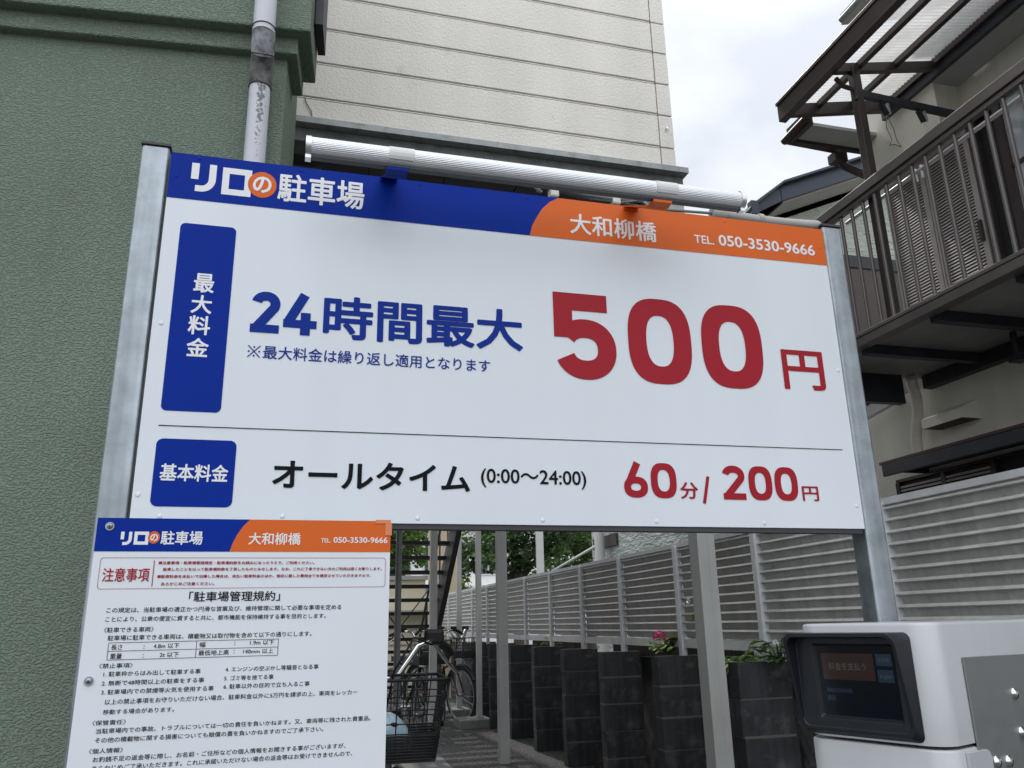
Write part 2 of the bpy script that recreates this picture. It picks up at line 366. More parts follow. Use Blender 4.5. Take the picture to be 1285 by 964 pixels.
# ------------------------------------------------------------------ lettering (flat vinyl)
_tc = {}
def glyphs(s, off=0.0):
    k = (s, off)
    if k in _tc: return _tc[k]
    cu = bpy.data.curves.new('lettering', 'FONT'); cu.body = s; cu.resolution_u = 3; cu.offset = off; cu.fill_mode = 'FRONT' if False else cu.fill_mode
    ob = bpy.data.objects.new('lettering', cu); COL.objects.link(ob)
    dg = bpy.context.evaluated_depsgraph_get(); ev = ob.evaluated_get(dg); me = ev.to_mesh()
    v = [(p.co.x, p.co.y) for p in me.vertices]; f = [tuple(p.vertices) for p in me.polygons]
    ev.to_mesh_clear(); bpy.data.objects.remove(ob); bpy.data.curves.remove(cu)
    if not v: v = [(0, 0), (1, 1)]
    _tc[k] = (v, f); return v, f
def put(mb, fn, s, x0, x1, y0, y1, off=0.0, keep=False):
    """write s so its ink fills [x0,x1] x [y0,y1]; off thickens the strokes by that share of an em"""
    v, f = glyphs(s, 0.0)
    ax = min(p[0] for p in v)-off; bx = max(p[0] for p in v)+off; ay = min(p[1] for p in v)-off; by = max(p[1] for p in v)+off
    sx = (x1-x0)/max(bx-ax, 1e-6); sy = (y1-y0)/max(by-ay, 1e-6)
    n_ = 12 if off > .011 else (4 if off > .007 else 0)
    sh = [(off*math.cos(2*math.pi*(k+.5)/n_), off*math.sin(2*math.pi*(k+.5)/n_)) for k in range(n_)] or [(0, 0)]
    if off > .019: sh += [(off*.5*math.cos(2*math.pi*(k+.5)/4), off*.5*math.sin(2*math.pi*(k+.5)/4)) for k in range(4)]
    for k, (dx, dy) in enumerate(sh):
        mb.add([fn(x0+(x+dx-ax)*sx, y0+(y+dy-ay)*sy, k*.000022) for x, y in v], f)
def rrect(x0, x1, y0, y1, r, n=8):
    p = []
    for cx, cy, a in ((x1-r, y1-r, 0), (x0+r, y1-r, 90), (x0+r, y0+r, 180), (x1-r, y0+r, 270)):
        for i in range(n+1):
            th = R(a+90*i/n); p.append((cx+r*math.cos(th), cy+r*math.sin(th)))
    return p
def ring(mb, fn, outer, inner):
    n = len(outer); mb.add([fn(*p) for p in outer]+[fn(*p) for p in inner], [(i, (i+1) % n, n+(i+1) % n, n+i) for i in range(n)])
def stroke(mb, fn, pts, t):
    """constant-width strip along pts, butt ends, mitred"""
    P = [Vector((a, b)) for a, b in pts]; L = len(P); le = []; ri = []
    for i in range(L):
        d1 = (P[i]-P[i-1]).normalized() if i else (P[1]-P[0]).normalized()
        d2 = (P[i+1]-P[i]).normalized() if i < L-1 else d1
        n1_ = Vector((-d1.y, d1.x)); n2_ = Vector((-d2.y, d2.x)); mm = (n1_+n2_).normalized()
        k = t/2/max(.35, mm.dot(n1_)); le.append(P[i]+mm*k); ri.append(P[i]-mm*k)
    v = [fn(*p) for p in le+ri]; mb.add(v, [(i, i+1, L+i+1, L+i) for i in range(L-1)])
def arc(cx, cy, rx, ry, a0, a1, n=26, e=1.0):
    p = []
    for i in range(n+1):
        th = R(a0+(a1-a0)*i/n); c, s_ = math.cos(th), math.sin(th)
        p.append((cx+rx*math.copysign(abs(c)**e, c), cy+ry*math.copysign(abs(s_)**e, s_)))
    return p
def digit(mb, fn, d, x0, x1, y0, y1, t):
    """narrow road-sign style numerals drawn as strokes"""
    w_ = x1-x0; h = y1-y0
    lay = [0]
    def g(k): return lambda a, b: fn(a+x0, b+y0, k*.00012)
    if d == '0':
        n = 72; e = .74
        out = [(w_/2+p[0], h/2+p[1]) for p in arc(0, 0, w_/2, h/2, 0, 360, n, .72)][:-1]
        inn = [(w_/2+p[0], h/2+p[1]) for p in arc(0, 0, w_/2-t, h/2-t*.93, 0, 360, n, .80)][:-1]
        ring(mb, g(0), out, inn)
    elif d == '5':
        tt = t*.95
        mb.add([g(0)(0, h), g(0)(w_*.88, h), g(0)(w_*.88, h-tt), g(0)(0, h-tt)], [(0,1,2,3)])
        mb.add([g(1)(0, h), g(1)(t, h), g(1)(t, h*.47), g(1)(0, h*.47)], [(0,1,2,3)])
        cy = .345*h
        stroke(mb, g(2), [(t*.93, h*.475), (t*1.02, h*.555)][:0] + arc(w_*.5, cy, w_*.5-t/2, cy-tt/2, 148, -158, 40, .9), t)
    elif d == '2':
        r_ = w_*.5-t/2
        top = arc(w_*.5, h-.30*h, r_, .30*h-t/2, 168, -28, 26, .95)
        stroke(mb, g(0), top + [(t*.62, t*.55)], t)
        mb.add([g(1)(0, t*.9), g(1)(w_, t*.9), g(1)(w_, 0), g(1)(0, 0)], [(0,1,2,3)])
    elif d == '4':
        stroke(mb, g(0), [(w_*.62-t*.02, h), (t*.42, t*1.2)], t*1.0)
        mb.add([g(1)(0, h*.17+t*.88), g(1)(w_, h*.17+t*.88), g(1)(w_, h*.17), g(1)(0, h*.17)], [(0,1,2,3)])
        mb.add([g(2)(w_*.66-t/2, h*.55), g(2)(w_*.66+t/2, h*.55), g(2)(w_*.66+t/2, 0), g(2)(w_*.66-t/2, 0)], [(0,1,2,3)])
    elif d == '6':
        rr = .30*h
        out = [(w_/2+p[0], rr+p[1]) for p in arc(0, 0, w_/2, rr, 0, 360, 48, .86)][:-1]
        inn = [(w_/2+p[0], rr+p[1]) for p in arc(0, 0, w_/2-t, rr-t*.93, 0, 360, 48, .9)][:-1]
        ring(mb, g(0), out, inn)
        stroke(mb, g(1), [(w_*.60, h), (w_*.17+t*.12, .40*h)], t)
def logo(fn, white, orange, top, R_, L_, no, circ):
    """two bold katakana strokes, a letter in a round orange badge"""
    x0, x1, y0, y1 = R_; w_ = x1-x0; h = y1-y0; tk = w_*.30
    stroke(white, fn, [(x0+tk/2, y1), (x0+tk/2, y0+h*.42)], tk)
    stroke(white, fn, [(x1-tk/2, y1), (x1-tk/2, y0+h*.45)] + arc(x1-tk/2-w_*.42, y0+h*.45, w_*.42, h*.45-tk*.42, -8, -88, 8) + [(x0+w_*.20, y0+tk*.42)], tk*.94)
    x0, x1, y0, y1 = L_; w_ = x1-x0; h = y1-y0; tk = w_*.235
    ring(white, fn, [(x0,y0),(x1,y0),(x1,y1),(x0,y1)], [(x0+tk,y0+tk),(x1-tk,y0+tk),(x1-tk,y1-tk),(x0+tk,y1-tk)])
    x0, x1, y0, y1 = circ
    c = arc((x0+x1)/2, (y0+y1)/2, (x1-x0)/2, (y1-y0)/2, 0, 360, 40)[:-1]
    orange.add([fn(a, b, .0004) for a, b in c], [tuple(range(len(c)))])
    put(top, lambda a, b, k=0: fn(a, b, .0008+k), 'の', *no, off=.028)

# ================================================================== SETTING
g = MB()
for i in range(1):
    g.add([(-400,-300,0),(400,-300,0),(400,900,0),(-400,900,0)], [(0,1,2,3)])
go = g.obj('ground', m_asphalt); go['kind'] = 'structure'
g = MB(); g.add([(-1.2,2.0,.004),(1.30,2.0,.004),(1.44,7.2,.004),(1.47,8.2,.004),(1.36,8.5,.004),(.2,8.6,.004)], [(0,1,2,3,4,5)])
go = g.obj('paved_apron', m_slab); go['kind'] = 'structure'

# ------------------------------------------------------------------ green stucco building
gb = thing('green_building', 'green stucco building with stepped cornice behind the left sign post', 'building', (-.113, 2.5, 0), R(-5.1))
W = MB(); W.box(-9, 0, 0, .20, 0, 3.3); W.box(-9, -.12, .20, 1.25, 0, 3.3)
W.obj('wall', m_green, gb, local=True, bevel=.004)
W = MB(); W.box(-9, .036, -.036, .205, 3.118, 3.19); W.obj('cornice_step', m_green, gb, local=True, bevel=.006)
W = MB(); W.box(-9, .080, -.080, .21, 3.184, 5.2); W.box(-9, -.1, .21, 1.2, 3.3, 5.2); W.obj('parapet', m_green, gb, local=True, bevel=.006)
W = MB(); W.box(.084, .112, .02, .19, 3.30, 5.2); W.obj('edge_flashing', m_darksteel, gb, local=True)
# rain pipe with its dirty offset bend
dp = thing('drainpipe', 'pale grey drainpipe with a sooty bend on the green wall', 'pipe', (0,0,0))
P = MB(); P.tube([(-.186, 2.455, 0), (-.194, 2.455, 2.975)], .0345, 20); P.obj('lower_pipe', m_pipest, dp)

P = MB(); P.cur = 1; P.tube([(-.194, 2.455, 2.955), (-.194, 2.454, 2.975), (-.194, 2.450, 2.995), (-.192, 2.435, 3.025), (-.190, 2.408, 3.052)], .0375, 20)
P.cur = 0; P.tube([(-.190, 2.408, 3.052), (-.190, 2.390, 3.070), (-.189, 2.368, 3.095), (-.189, 2.360, 3.118)], .0372, 20)
P.cur = 2; P.tube([(-.189, 2.360, 3.1175), (-.189, 2.360, 3.1205)], .0383, 20); P.tube([(-.194, 2.455, 2.9545), (-.194, 2.455, 2.9580)], .0380, 20); P.tube([(-.190, 2.4085, 3.0515), (-.190, 2.4065, 3.0545)], .0384, 20)
P.obj('offset_bend', [m_elbow, m_grime, m_rubber], dp)
P = MB(); P.tube([(-.189, 2.360, 3.10), (-.20, 2.360, 5.2)], .036, 20); P.obj('upper_pipe', m_pipe, dp)

# ------------------------------------------------------------------ white siding building on steel columns
wb = thing('white_building', 'cream siding building raised on slim steel columns behind the big sign', 'building', (0, 4, 0))
XR, ZB = 2.186, 3.865
W = MB(); W.box(-.62, XR-.004, 4.012, 8.3, ZB+.004, 9.0); W.obj('wall_core', m_groove, wb)
W = MB(); pitch_ = .236; z = ZB-.04; k = 0
zs = [ZB]+[4.045+pitch_*i for i in range(18)]
for a, b in zip(zs, zs[1:]):
    W.box(-.6, 2.085, 4.0, 4.02, a+.011, b-.011)          # boards
    W.box(2.092, XR, 4.0, 4.08, a+.005, b-.005)           # corner pieces
    for q in range(1): W.box(-.6, 2.085, 4.003, 4.02, b-.0040, b+.0040)
W.obj('siding', m_siding, wb, bevel=.003)
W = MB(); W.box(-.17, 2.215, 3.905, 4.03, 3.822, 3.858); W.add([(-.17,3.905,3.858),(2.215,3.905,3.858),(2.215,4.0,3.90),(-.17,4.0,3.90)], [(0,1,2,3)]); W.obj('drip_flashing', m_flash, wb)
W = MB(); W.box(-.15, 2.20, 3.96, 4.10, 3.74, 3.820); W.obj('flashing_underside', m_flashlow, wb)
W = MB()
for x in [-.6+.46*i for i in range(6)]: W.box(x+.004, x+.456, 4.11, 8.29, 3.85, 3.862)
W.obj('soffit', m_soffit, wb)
W = MB(); W.box(-.62, .04, 4.15, 8.3, 0, 3.70); W.obj('light_blocking_wall', m_brownwall, wb)  # unseen wall, added to keep light from the left off the column side
W = MB(); W.box(2.10, 2.20, 4.1, 8.3, 3.70, 3.848); W.box(-.6, 2.09, 8.18, 8.30, 3.6, 3.848); W.obj('floor_beam', m_column, wb)
def column(x0, x1, y0, y1, zt):
    q = MB(); q.box(x0, x1, y0, y1, 0, zt); q.box(x0+(x1-x0)*.56, x0+(x1-x0)*.58, y0-.0015, y0, 0, zt)
    return q
column(2.112, 2.214, 4.0, 4.102, 3.74).obj('column', m_column, wb, bevel=.004)
column(1.895, 1.985, 7.60, 7.69, 3.6).obj('column', m_column, wb, bevel=.004)
column(1.318, 1.385, 8.0, 8.065, 3.6).obj('column', m_pole, wb, bevel=.003)
q = MB(); q.tube([(1.004, 8.0, 0), (1.004, 8.0, 3.6)], .031, 16); q.obj('pipe_column', mat('grey_pipe_paint', (.22, .23, .24), .45, var=(8, .1)), wb)
W = MB(); W.tube([(-.075, 3.992, 4.035), (-.06, 3.990, 3.99), (-.035, 3.990, 3.95), (-.028, 3.992, 3.905)], .0028, 6); W.obj('loose_wire', m_soffit, wb)
W = MB(); W.tube([(2.186-.05, 3.995, 4.18), (2.186-.05, 3.98, 4.18)], .008, 8); W.obj('wall_screw', m_alu, wb)

# ------------------------------------------------------------------ posts on concrete bases by the stair
for (x, y, lab, zt) in ((2.345, 10.45, 'nearer white square post on its concrete block base', 4.2), (2.345, 11.74, 'farther white square post standing beside the parked bicycles', 4.2)):
    p = thing('steel_post', lab, 'post', (x, y, 0), 0, 'white posts on concrete bases')
    q = MB(); q.box(x-.034, x+.034, y-.034, y+.034, .10, zt); q.obj('shaft', m_pole, p, bevel=.004)
    q = MB(); q.box(x-.30, x+.10, y-.30, y+.15, 0, .10); q.obj('base', m_conc, p, bevel=.008)

# ------------------------------------------------------------------ outdoor stair
st = thing('steel_staircase', 'brown open-tread steel staircase beyond the black bicycle', 'staircase', (1.5, 13.0, 0))
run, rise = .205, .173
ntr = 21
for i in range(ntr):
    y = 13.15 - run*i; zt = rise*(i+1)
    q = MB(); q.box(1.04, 1.965, y-.20, y, zt-.045, zt); q.obj('tread', m_stair, st)
for xs in (1.02, 2.005):
    q = MB(); yA, zA = 13.35, -.02; yB, zB = 13.15-run*ntr-.1, rise*(ntr+.4)
    poly = [(yA+.10, 0), (yA-.46, 0), (yB-.30, zB-.12), (yB-.30, zB+.12), (yB, zB+.12)]
    q.prism(poly, lambda a, b, t: (t, a, b), xs-.035, xs+.035); q.obj('stringer', m_stair, st)
for xs in (1.02, 2.005):
    q = MB(); q.tube([(xs, 13.2, 0), (xs, 13.2, 1.0), (xs, 13.15-run*ntr, rise*ntr+.95)], .018, 8)
    for i in range(2, ntr, 3): q.tube([(xs, 13.05-run*i, rise*(i+1)), (xs, 13.05-run*i, rise*(i+1)+.86)], .010, 6)
    q.obj('handrail', m_stair, st)
q = MB(); q.tube([(1.05, 12.0, .55), (1.95, 11.7, 1.75)], .009, 6); q.tube([(1.95, 12.0, .55), (1.05, 11.7, 1.75)], .009, 6); q.obj('brace', m_stair, st)

# ------------------------------------------------------------------ louvered boundary fence
FX = 2.62
fe = thing('louver_fence', 'weathered grey metal louver fence on the block wall', 'fence', (FX, 7, .97))
posts = [2.12, 3.15, 4.235, 5.265, 6.30, 7.25, 8.20, 9.15, 10.1, 11.05, 12.0, 12.95, 13.9, 14.85, 15.8, 16.75, 17.7, 18.65]
ZT = 1.717
for y in posts:
    q = MB(); q.box(FX-.035, FX+.005, y-.025, y+.025, .94, ZT-.018); q.obj('post', m_fpost, fe, bevel=.003)
    q = MB(); q.box(FX-.038, FX+.008, y-.028, y+.028, ZT-.018, ZT-.012)
pl = [1.2] + posts
for a, b in zip(pl, pl[1:]):
    q = MB(); pt = .0542
    for i in range(11):
        zb = 1.086 + pt*i
        prof = [(-.004, zb), (.010, zb+.004), (.002, zb+.044), (-.020, zb+.048), (-.021, zb+.056), (.006, zb+.056), (.020, zb+.0), (.0, zb-.004)]
        prof = [(.014, zb-.004), (.0, zb+.037), (-.014, zb+.0375), (-.018, zb+.041), (-.016, zb+.049), (-.004, zb+.0545), (.012, zb+.052), (.020, zb-.002)]
        q.cur = 0; q.prism([(.014, zb-.004), (.001, zb+.0365), (.006, zb+.0365), (.020, zb-.002)], lambda u, v, t: (FX+u, t, v), a+.026, b-.026)
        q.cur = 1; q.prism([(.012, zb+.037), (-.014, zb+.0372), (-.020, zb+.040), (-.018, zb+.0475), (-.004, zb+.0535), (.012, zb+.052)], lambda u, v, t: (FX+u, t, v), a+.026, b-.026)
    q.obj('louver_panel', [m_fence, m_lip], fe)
q = MB(); q.box(FX-.022, FX+.03, 1.2, 18.7, ZT-.030, ZT); q.obj('top_rail', m_fpost, fe)
for a, b in zip(pl, pl[1:]):
    q = MB(); q.box(FX-.018, FX+.02, a+.026, b-.026, 1.020, 1.074); q.obj('bottom_rail', m_fpost, fe)

# ------------------------------------------------------------------ stacked block piers under the fence
rnd = random.Random(3)
def pier_mesh():
    q = MB()
    for k in range(5):
        dx = rnd.uniform(-.006, .006); dy = rnd.uniform(-.005, .005); z0 = .195*k
        q.cur = 0; q.box(2.40+dx, 2.725+dx, dy, .105+dy, z0+(.006 if k else 0), z0+.189)
        q.cur = 1; q.box(2.403, 2.721, .003, .100, z0+.188, z0+.202 if k < 4 else z0+.1885)
    return q
pier_y = [3.25, 4.20, 5.232, 6.266, 7.215, 8.165, 9.11, 10.07, 11.1, 12.0, 13.0, 14.0]
plab = ['block pier hidden behind the payment machine', 'block pier with strap-leaved plant, beside the payment machine', 'block pier with the pink hydrangea growing behind its top',
        'pale-stained block pier next to the hydrangea pier', 'block pier two piers beyond the pink hydrangea', 'block pier three piers beyond the pink hydrangea',
        'block pier just right of the thick grey steel column', 'block pier behind the nearer white square post', 'block pier beside the farther white square post']
for i, y in enumerate(pier_y[1:9]):
    q = pier_mesh(); o = q.obj('block_pier', [m_block, m_mortar], None, bevel=.005)
    o.location = (0, y, 0); tag(o, plab[i+1], 'pier', 'stacked concrete block piers')
q = MB(); q.box(2.76, 2.88, 1.0, 19, 0, .92); q.cur = 1; q.box(2.88, 3.25, 1.0, 19, 0, .86)
tag(q.obj('retaining_wall', [m_block, m_soil]), 'dark low block wall holding the soil behind the piers', 'wall')
# dark sleepers along the top of the planting strip
for (a, b, zt, lab) in ((4.75, 6.9, 1.035, 'dark timber edging below the fence beside the pink hydrangea'), (7.9, 9.4, 1.02, 'dark timber edging below the fence behind the thick steel column')):
    q = MB(); q.box(2.745, 2.84, a, b, .93, zt); tag(q.obj('timber_edging', mat('dark_timber', (.035, .03, .026), .9, var=(20, .3), bump=('streak', 60, .5, .01)), None, bevel=.008), lab, 'edging')

# ------------------------------------------------------------------ plants
def leaf(mb, base, d, L, wd, droop=.3, nseg=5):
    d = Vector(d).normalized(); side = d.cross(Vector((0,0,1)))
    if side.length < .05: side = Vector((1,0,0))
    side.normalize(); p = Vector(base); v = []; f = []
    for i in range(nseg+1):
        t_ = i/nseg; ww = wd*math.sin(math.pi*(.08+.92*t_))**.8 if i < nseg else .001
        nrm = side.cross(d).normalized()
        v += [p - side*ww/2 + nrm*ww*.12, p, p + side*ww/2 + nrm*ww*.12]
        d = (d + Vector((0,0,-droop/nseg))).normalized(); p = p + d*(L/nseg)
    for i in range(nseg):
        a = i*3; f += [(a, a+1, a+4, a+3), (a+1, a+2, a+5, a+4)]
    mb.add(v, f, True)
def hydrangea(c, n, heads, label, seed, petal=m_petal, hr=.045, lm=(m_leafy, m_leafm)):
    r_ = random.Random(seed); t_ = thing('flowering_plant', label, 'plant', c)
    s_ = MB(); L_ = MB(); H = []
    for i in range(n):
        a = r_.uniform(0, 6.28); k = r_.uniform(.02, .12)
        top = Vector(c)+Vector((math.cos(a)*k, math.sin(a)*k*1.5, r_.uniform(.03, .14)))
        s_.tube([c, (Vector(c)+top)/2+Vector((0,0,.03)), top], .004, 5)
        for j in range(2):
            aa = r_.uniform(0, 6.28); L_.cur = 0 if r_.random() < .55 else 1
            leaf(L_, top, (math.cos(aa)-.3, math.sin(aa), .35), r_.uniform(.07, .12), r_.uniform(.045, .07), .9)
    s_.obj('stem', m_leafm, t_); L_.obj('foliage', list(lm), t_)
    for hx, hy, hz in heads:
        h = MB()
        for i in range(70):
            ph = r_.uniform(0, 6.28); th = math.acos(r_.uniform(-.3, 1)); n_ = Vector((math.sin(th)*math.cos(ph), math.sin(th)*math.sin(ph), math.cos(th)))
            p = Vector((hx, hy, hz))+n_*hr*r_.uniform(.8, 1.05); a_ = n_.orthogonal().normalized(); b_ = n_.cross(a_)
            for q_ in range(4):
                d1 = a_*math.cos(q_*1.571+ph)+b_*math.sin(q_*1.571+ph); d2 = n_.cross(d1); s2 = hr*.27
                h.add([p, p+d1*s2*.6+d2*s2*.45+n_*.002, p+d1*s2*1.1+n_*.003, p+d1*s2*.6-d2*s2*.45+n_*.002], [(0,1,2,3)])
        h.obj('flower_head', petal, t_)
    return t_
hydrangea((2.58, 5.44, .96), 20, [(2.545, 5.50, 1.085)], 'hydrangea with a pink flower head on the block pier', 5)
hydrangea((2.60, 4.10, .95), 16, [(2.535, 4.02, 1.070)], 'leafy plant with one small white flower beside the machine', 9, m_petalw, .016, (m_leafm, m_leafd))
hydrangea((2.68, 8.35, .95), 6, [], 'small lime green plant under the far fence panels', 12, lm=(m_leafy, m_leafy))
vt = thing('flowering_vine', 'white flower and lime leaf poking out through the fence louvers', 'plant', (2.61, 5.1, 1.2))
q = MB(); leaf(q, (2.62, 5.10, 1.225), (-.6, -.6, .3), .09, .055, .4); leaf(q, (2.62, 5.12, 1.21), (-.5, -.9, .1), .07, .04, .4); q.obj('foliage', m_leafy, vt)
q = MB()
for k in range(5): leaf(q, (2.585, 5.09, 1.325), (-.5+.4*math.cos(k*1.257), -.6, .9*math.sin(k*1.257)), .030, .020, .2, 3)
q.obj('flower_head', m_petalw, vt)
sp = thing('strap_leaf_plant', 'strap-leaved plant arching between fence and block pier', 'plant', (2.58, 4.50, .95))
r_ = random.Random(4); q = MB()
for k in range(60):
    a = r_.uniform(0, 6.28); q.cur = 0 if r_.random() < .5 else 1
    leaf(q, (2.60+r_.uniform(-.05, .05), 4.55+r_.uniform(-.15, .15), .93), (math.cos(a)*.8-.2, math.sin(a), 1.1), r_.uniform(.14, .26), .026, 2.2, 7)
q.obj('foliage', [m_leafm, m_leafy], sp)
q = MB(); q.tube([(2.6, 4.55, .86), (2.6, 4.55, .95)], .02, 6); q.obj('stem', m_leafm, sp)

# ------------------------------------------------------------------ trees
def tree(name, label, base, h, crown, n, size, seed, mats, group=None, tr=.16):
    """crown: list of (dx, dy, z, rx, ry, rz) blobs filled with leaf faces"""
    r_ = random.Random(seed); t_ = thing(name, label, 'tree', base, 0, group); b = Vector(base)
    T = MB(); cz = h*.45
    T.tube([b, b+Vector((.1,0,cz*.6)), b+Vector((0,.1,cz)), b+Vector((.1,.1,h*.8))], [tr, tr*.8, tr*.6, tr*.2], 10)
    for (dx, dy, z, rx, ry, rz) in crown:
        T.tube([b+Vector((0,.05,cz*r_.uniform(.6, 1.0))), b+Vector((dx*.5, dy*.5, (cz+z)/2)), b+Vector((dx, dy, z))], [tr*.5, tr*.3, tr*.1], 7)
    T.obj('trunk', m_bark, t_)
    L_ = MB(); tot = sum(c[3]*c[4]*c[5] for c in crown)
    for (dx, dy, z, rx, ry, rz) in crown:
        k = int(n*rx*ry*rz/tot); cl_ = []
        for _ in range(max(8, k//38)):
            while True:
                u = Vector((r_.uniform(-1,1), r_.uniform(-1,1), r_.uniform(-1,1)))
                if .25 < u.length < 1: break
            cl_.append(u)
        for u in cl_:
            cs = r_.uniform(.16, .34); L_.cur = 0 if r_.random() < .62 else 1
            for _ in range(38):
                o = Vector((r_.gauss(0,1), r_.gauss(0,1), r_.gauss(0,.75)))*cs*.55
                p = b+Vector((dx+u.x*rx, dy+u.y*ry, z+u.z*rz))+Vector((o.x*rx, o.y*ry, o.z*rz))
                a_ = Vector((r_.uniform(-1,1), r_.uniform(-1,1), r_.uniform(-.6,.6))).normalized()
                b_ = a_.orthogonal().normalized(); b_.rotate(Matrix.Rotation(r_.uniform(0,6.28), 3, a_)); s_ = size*r_.uniform(.6, 1.3)
                L_.add([p-a_*s_, p+b_*s_*.5, p+a_*s_, p-b_*s_*.5], [(0,1,2,3)])
    L_.obj('crown', mats, t_)
    return t_
tree('broadleaf_tree', 'dark spreading tree beyond the fence between the white posts', (5.6, 20.5, 0), 6.0,
     [(-.9,0,2.9,1.3,1.2,.55), (.1,.2,3.7,1.5,1.3,1.0), (.9,.1,4.7,1.3,1.3,1.1), (-.2,.4,5.0,1.3,1.2,1.0), (-1.6,.2,3.0,.9,1.0,.45), (1.2,-.3,3.1,.9,.9,.7), (.4,0,2.5,.9,.9,.45)], 15000, .075, 1, [m_leafd, m_leafm])
tree('broadleaf_tree', 'dense green tree beside the pale green siding house', (8.3, 22.5, 0), 7.0,
     [(-.6,0,3.2,1.4,1.2,.9), (.6,0,4.0,1.4,1.2,1.0), (-.4,0,5.0,1.5,1.3,1.1), (1.3,0,5.2,1.2,1.2,1.0), (0,0,2.2,1.5,1.2,.7)], 13000, .085, 2, [m_leafl, m_leafd])
tree('broadleaf_tree', 'bushy green tree behind the open stair treads', (2.5, 24.5, 0), 6.0,
     [(-.6,0,3.1,1.3,1.2,.8), (.5,0,3.6,1.2,1.2,.8), (-1.4,0,2.9,1.1,1.2,.8), (.2,0,4.3,1.3,1.2,.6)], 10000, .085, 3, [m_leafl, m_leafm])
tree('young_tree', 'slim pale green young tree beside the white apartment block', (4.55, 22.5, 0), 3.0,
     [(0,0,1.9,.35,.4,.8)], 1800, .05, 8, [m_leafy, m_leafl], tr=.04)

# ------------------------------------------------------------------ far buildings
bb = thing('beige_apartment', 'beige apartment wall with a pale shed roof behind the staircase', 'building', (0, 15, 0))
q = MB(); q.box(2.60, 2.88, 14.5, 16.0, 0, 6.5); q.box(-3, 2.59, 17.2, 17.4, 0, 1.55); q.obj('wall', m_beige, bb)
q = MB(); q.box(-3, 2.55, 16.1, 17.15, 0, 2.05); q.obj('lean_to', m_cream2, bb)
q = MB(); q.box(-3.1, 2.59, 16.02, 17.18, 2.055, 2.13); q.obj('lean_to_roof', m_roofgrey, bb)
for k, y in enumerate((14.7, 15.6)):
    q = MB(); q.tube([(2.555, y, 0), (2.555, y, 6.5)], .035, 8); q.obj('downpipe', m_beige, bb)
q = MB()
for i in range(5): q.box(-3, 2.5, 16.07, 16.098, .25+.30*i, .265+.30*i)
q.obj('shutter_line', m_roofgrey, bb)
q = MB(); q.box(-3, 2.52, 15.75, 16.06, 1.42, 1.48); q.obj('canopy', m_roofgrey, bb)
wa = thing('white_apartment', 'white apartment block with tall windows far behind the trees', 'building', (9, 36, 0))
q = MB(); q.box(3.0, 9.6, 36, 44, 0, 5.6); q.box(9.62, 12.5, 38, 44, 0, 7.5); q.obj('wall', m_white2, wa)
for x in (4.2, 5.6, 6.85, 8.1):
    for z in (.9, 3.3):
        q = MB(); q.box(x, x+.85, 35.96, 35.99, z, z+1.5); w_ = q.obj('window', m_alu, wa)
        q = MB(); q.box(x+.06, x+.40, 35.94, 35.958, z+.06, z+1.44); q.box(x+.45, x+.79, 35.94, 35.958, z+.06, z+1.44)
        pn = q.obj('pane', m_glass, w_)
        pn.location = -world_loc(w_) + world_loc(wa) if False else (0,0,0)
for z in (2.75, 5.5):
    q = MB(); q.box(2.9, 9.7, 35.6, 36.0, z, z+.12); q.obj('balcony_slab', m_white2, wa)
for x in (6.55, 9.65):
    q = MB(); q.box(x, x+.16, 35.7, 35.95, 0, 5.6); q.obj('pier_strip', m_beige, wa)
# overhead wires across the lane
q = MB()
for k, z in enumerate((3.95, 3.62)):
    q.tube([(-8, 28, z+.5), (-2, 28, z+.2), (4, 28, z), (10, 28, z), (18, 28, z+.3)], .012, 5)
tag(q.obj('overhead_wire', m_rubber), 'pair of black overhead wires in front of the white apartments', 'wire')
# poles beyond the fence
for (x, y, z, r1, lab) in ((4.62, 11.95, 4.4, .075, 'thick white pole at the near corner of the siding house'), (4.5, 14.75, 4.3, .075, 'thinner white pole in front of the dark tree')):
    q = MB(); q.tube([(x, y, 0), (x, y, z)], r1, 12); tag(q.obj('white_pole', m_white2), lab, 'pole')
q = MB(); q.tube([(4.62, 11.9, 2.37), (4.52, 14.7, 2.02)], .022, 8)
tag(q.obj('sloping_rail', m_white2), 'pale sloping rail between the two white poles', 'rail')

# ------------------------------------------------------------------ pale green neighbour house
nh = thing('siding_house', 'pale green siding house with a dark navy gable roof', 'house', (6, 9, 0))
q = MB(); q.box(4.80, 9.5, 7.0, 12.75, 0, 5.05)
q.prism([(4.80, 5.06), (9.5, 5.06), (9.5, 5.4), (7.15, 6.35), (4.80, 5.35)], lambda a, b, t: (a, t, b), 7.0, 12.75); q.obj('wall', m_gsiding, nh)
q = MB(); q.box(4.9, 9.4, 6.955, 6.995, 4.945, 5.09); q.obj('belt_course', m_darksteel, nh)
q = MB(); q.box(4.9, 9.4, 6.97, 6.994, 2.2, 4.943); q.obj('lower_cladding', m_brownwall, nh)
q = MB(); q.box(4.755, 4.795, 11.6, 12.6, 2.32, 2.50); q.obj('side_belt', m_brownwall, nh)
sl_ = (6.072-5.611)/(5.892-4.817)
def rake(x): return 5.611 + (x-4.817)*sl_
q = MB()
q.prism([(4.80, rake(4.80)-.17), (4.80, rake(4.80)), (7.1, rake(7.1)), (7.1, rake(7.1)-.17)], lambda a, b, t: (a, t, b), 6.58, 6.62)   # rake board
q.prism([(4.42, 5.22), (4.40, 5.30), (4.80, rake(4.8)-.001), (4.80, rake(4.8)-.17)], lambda a, b, t: (a, t, b), 6.585, 6.615)
q.obj('rake_board', m_navy, nh)
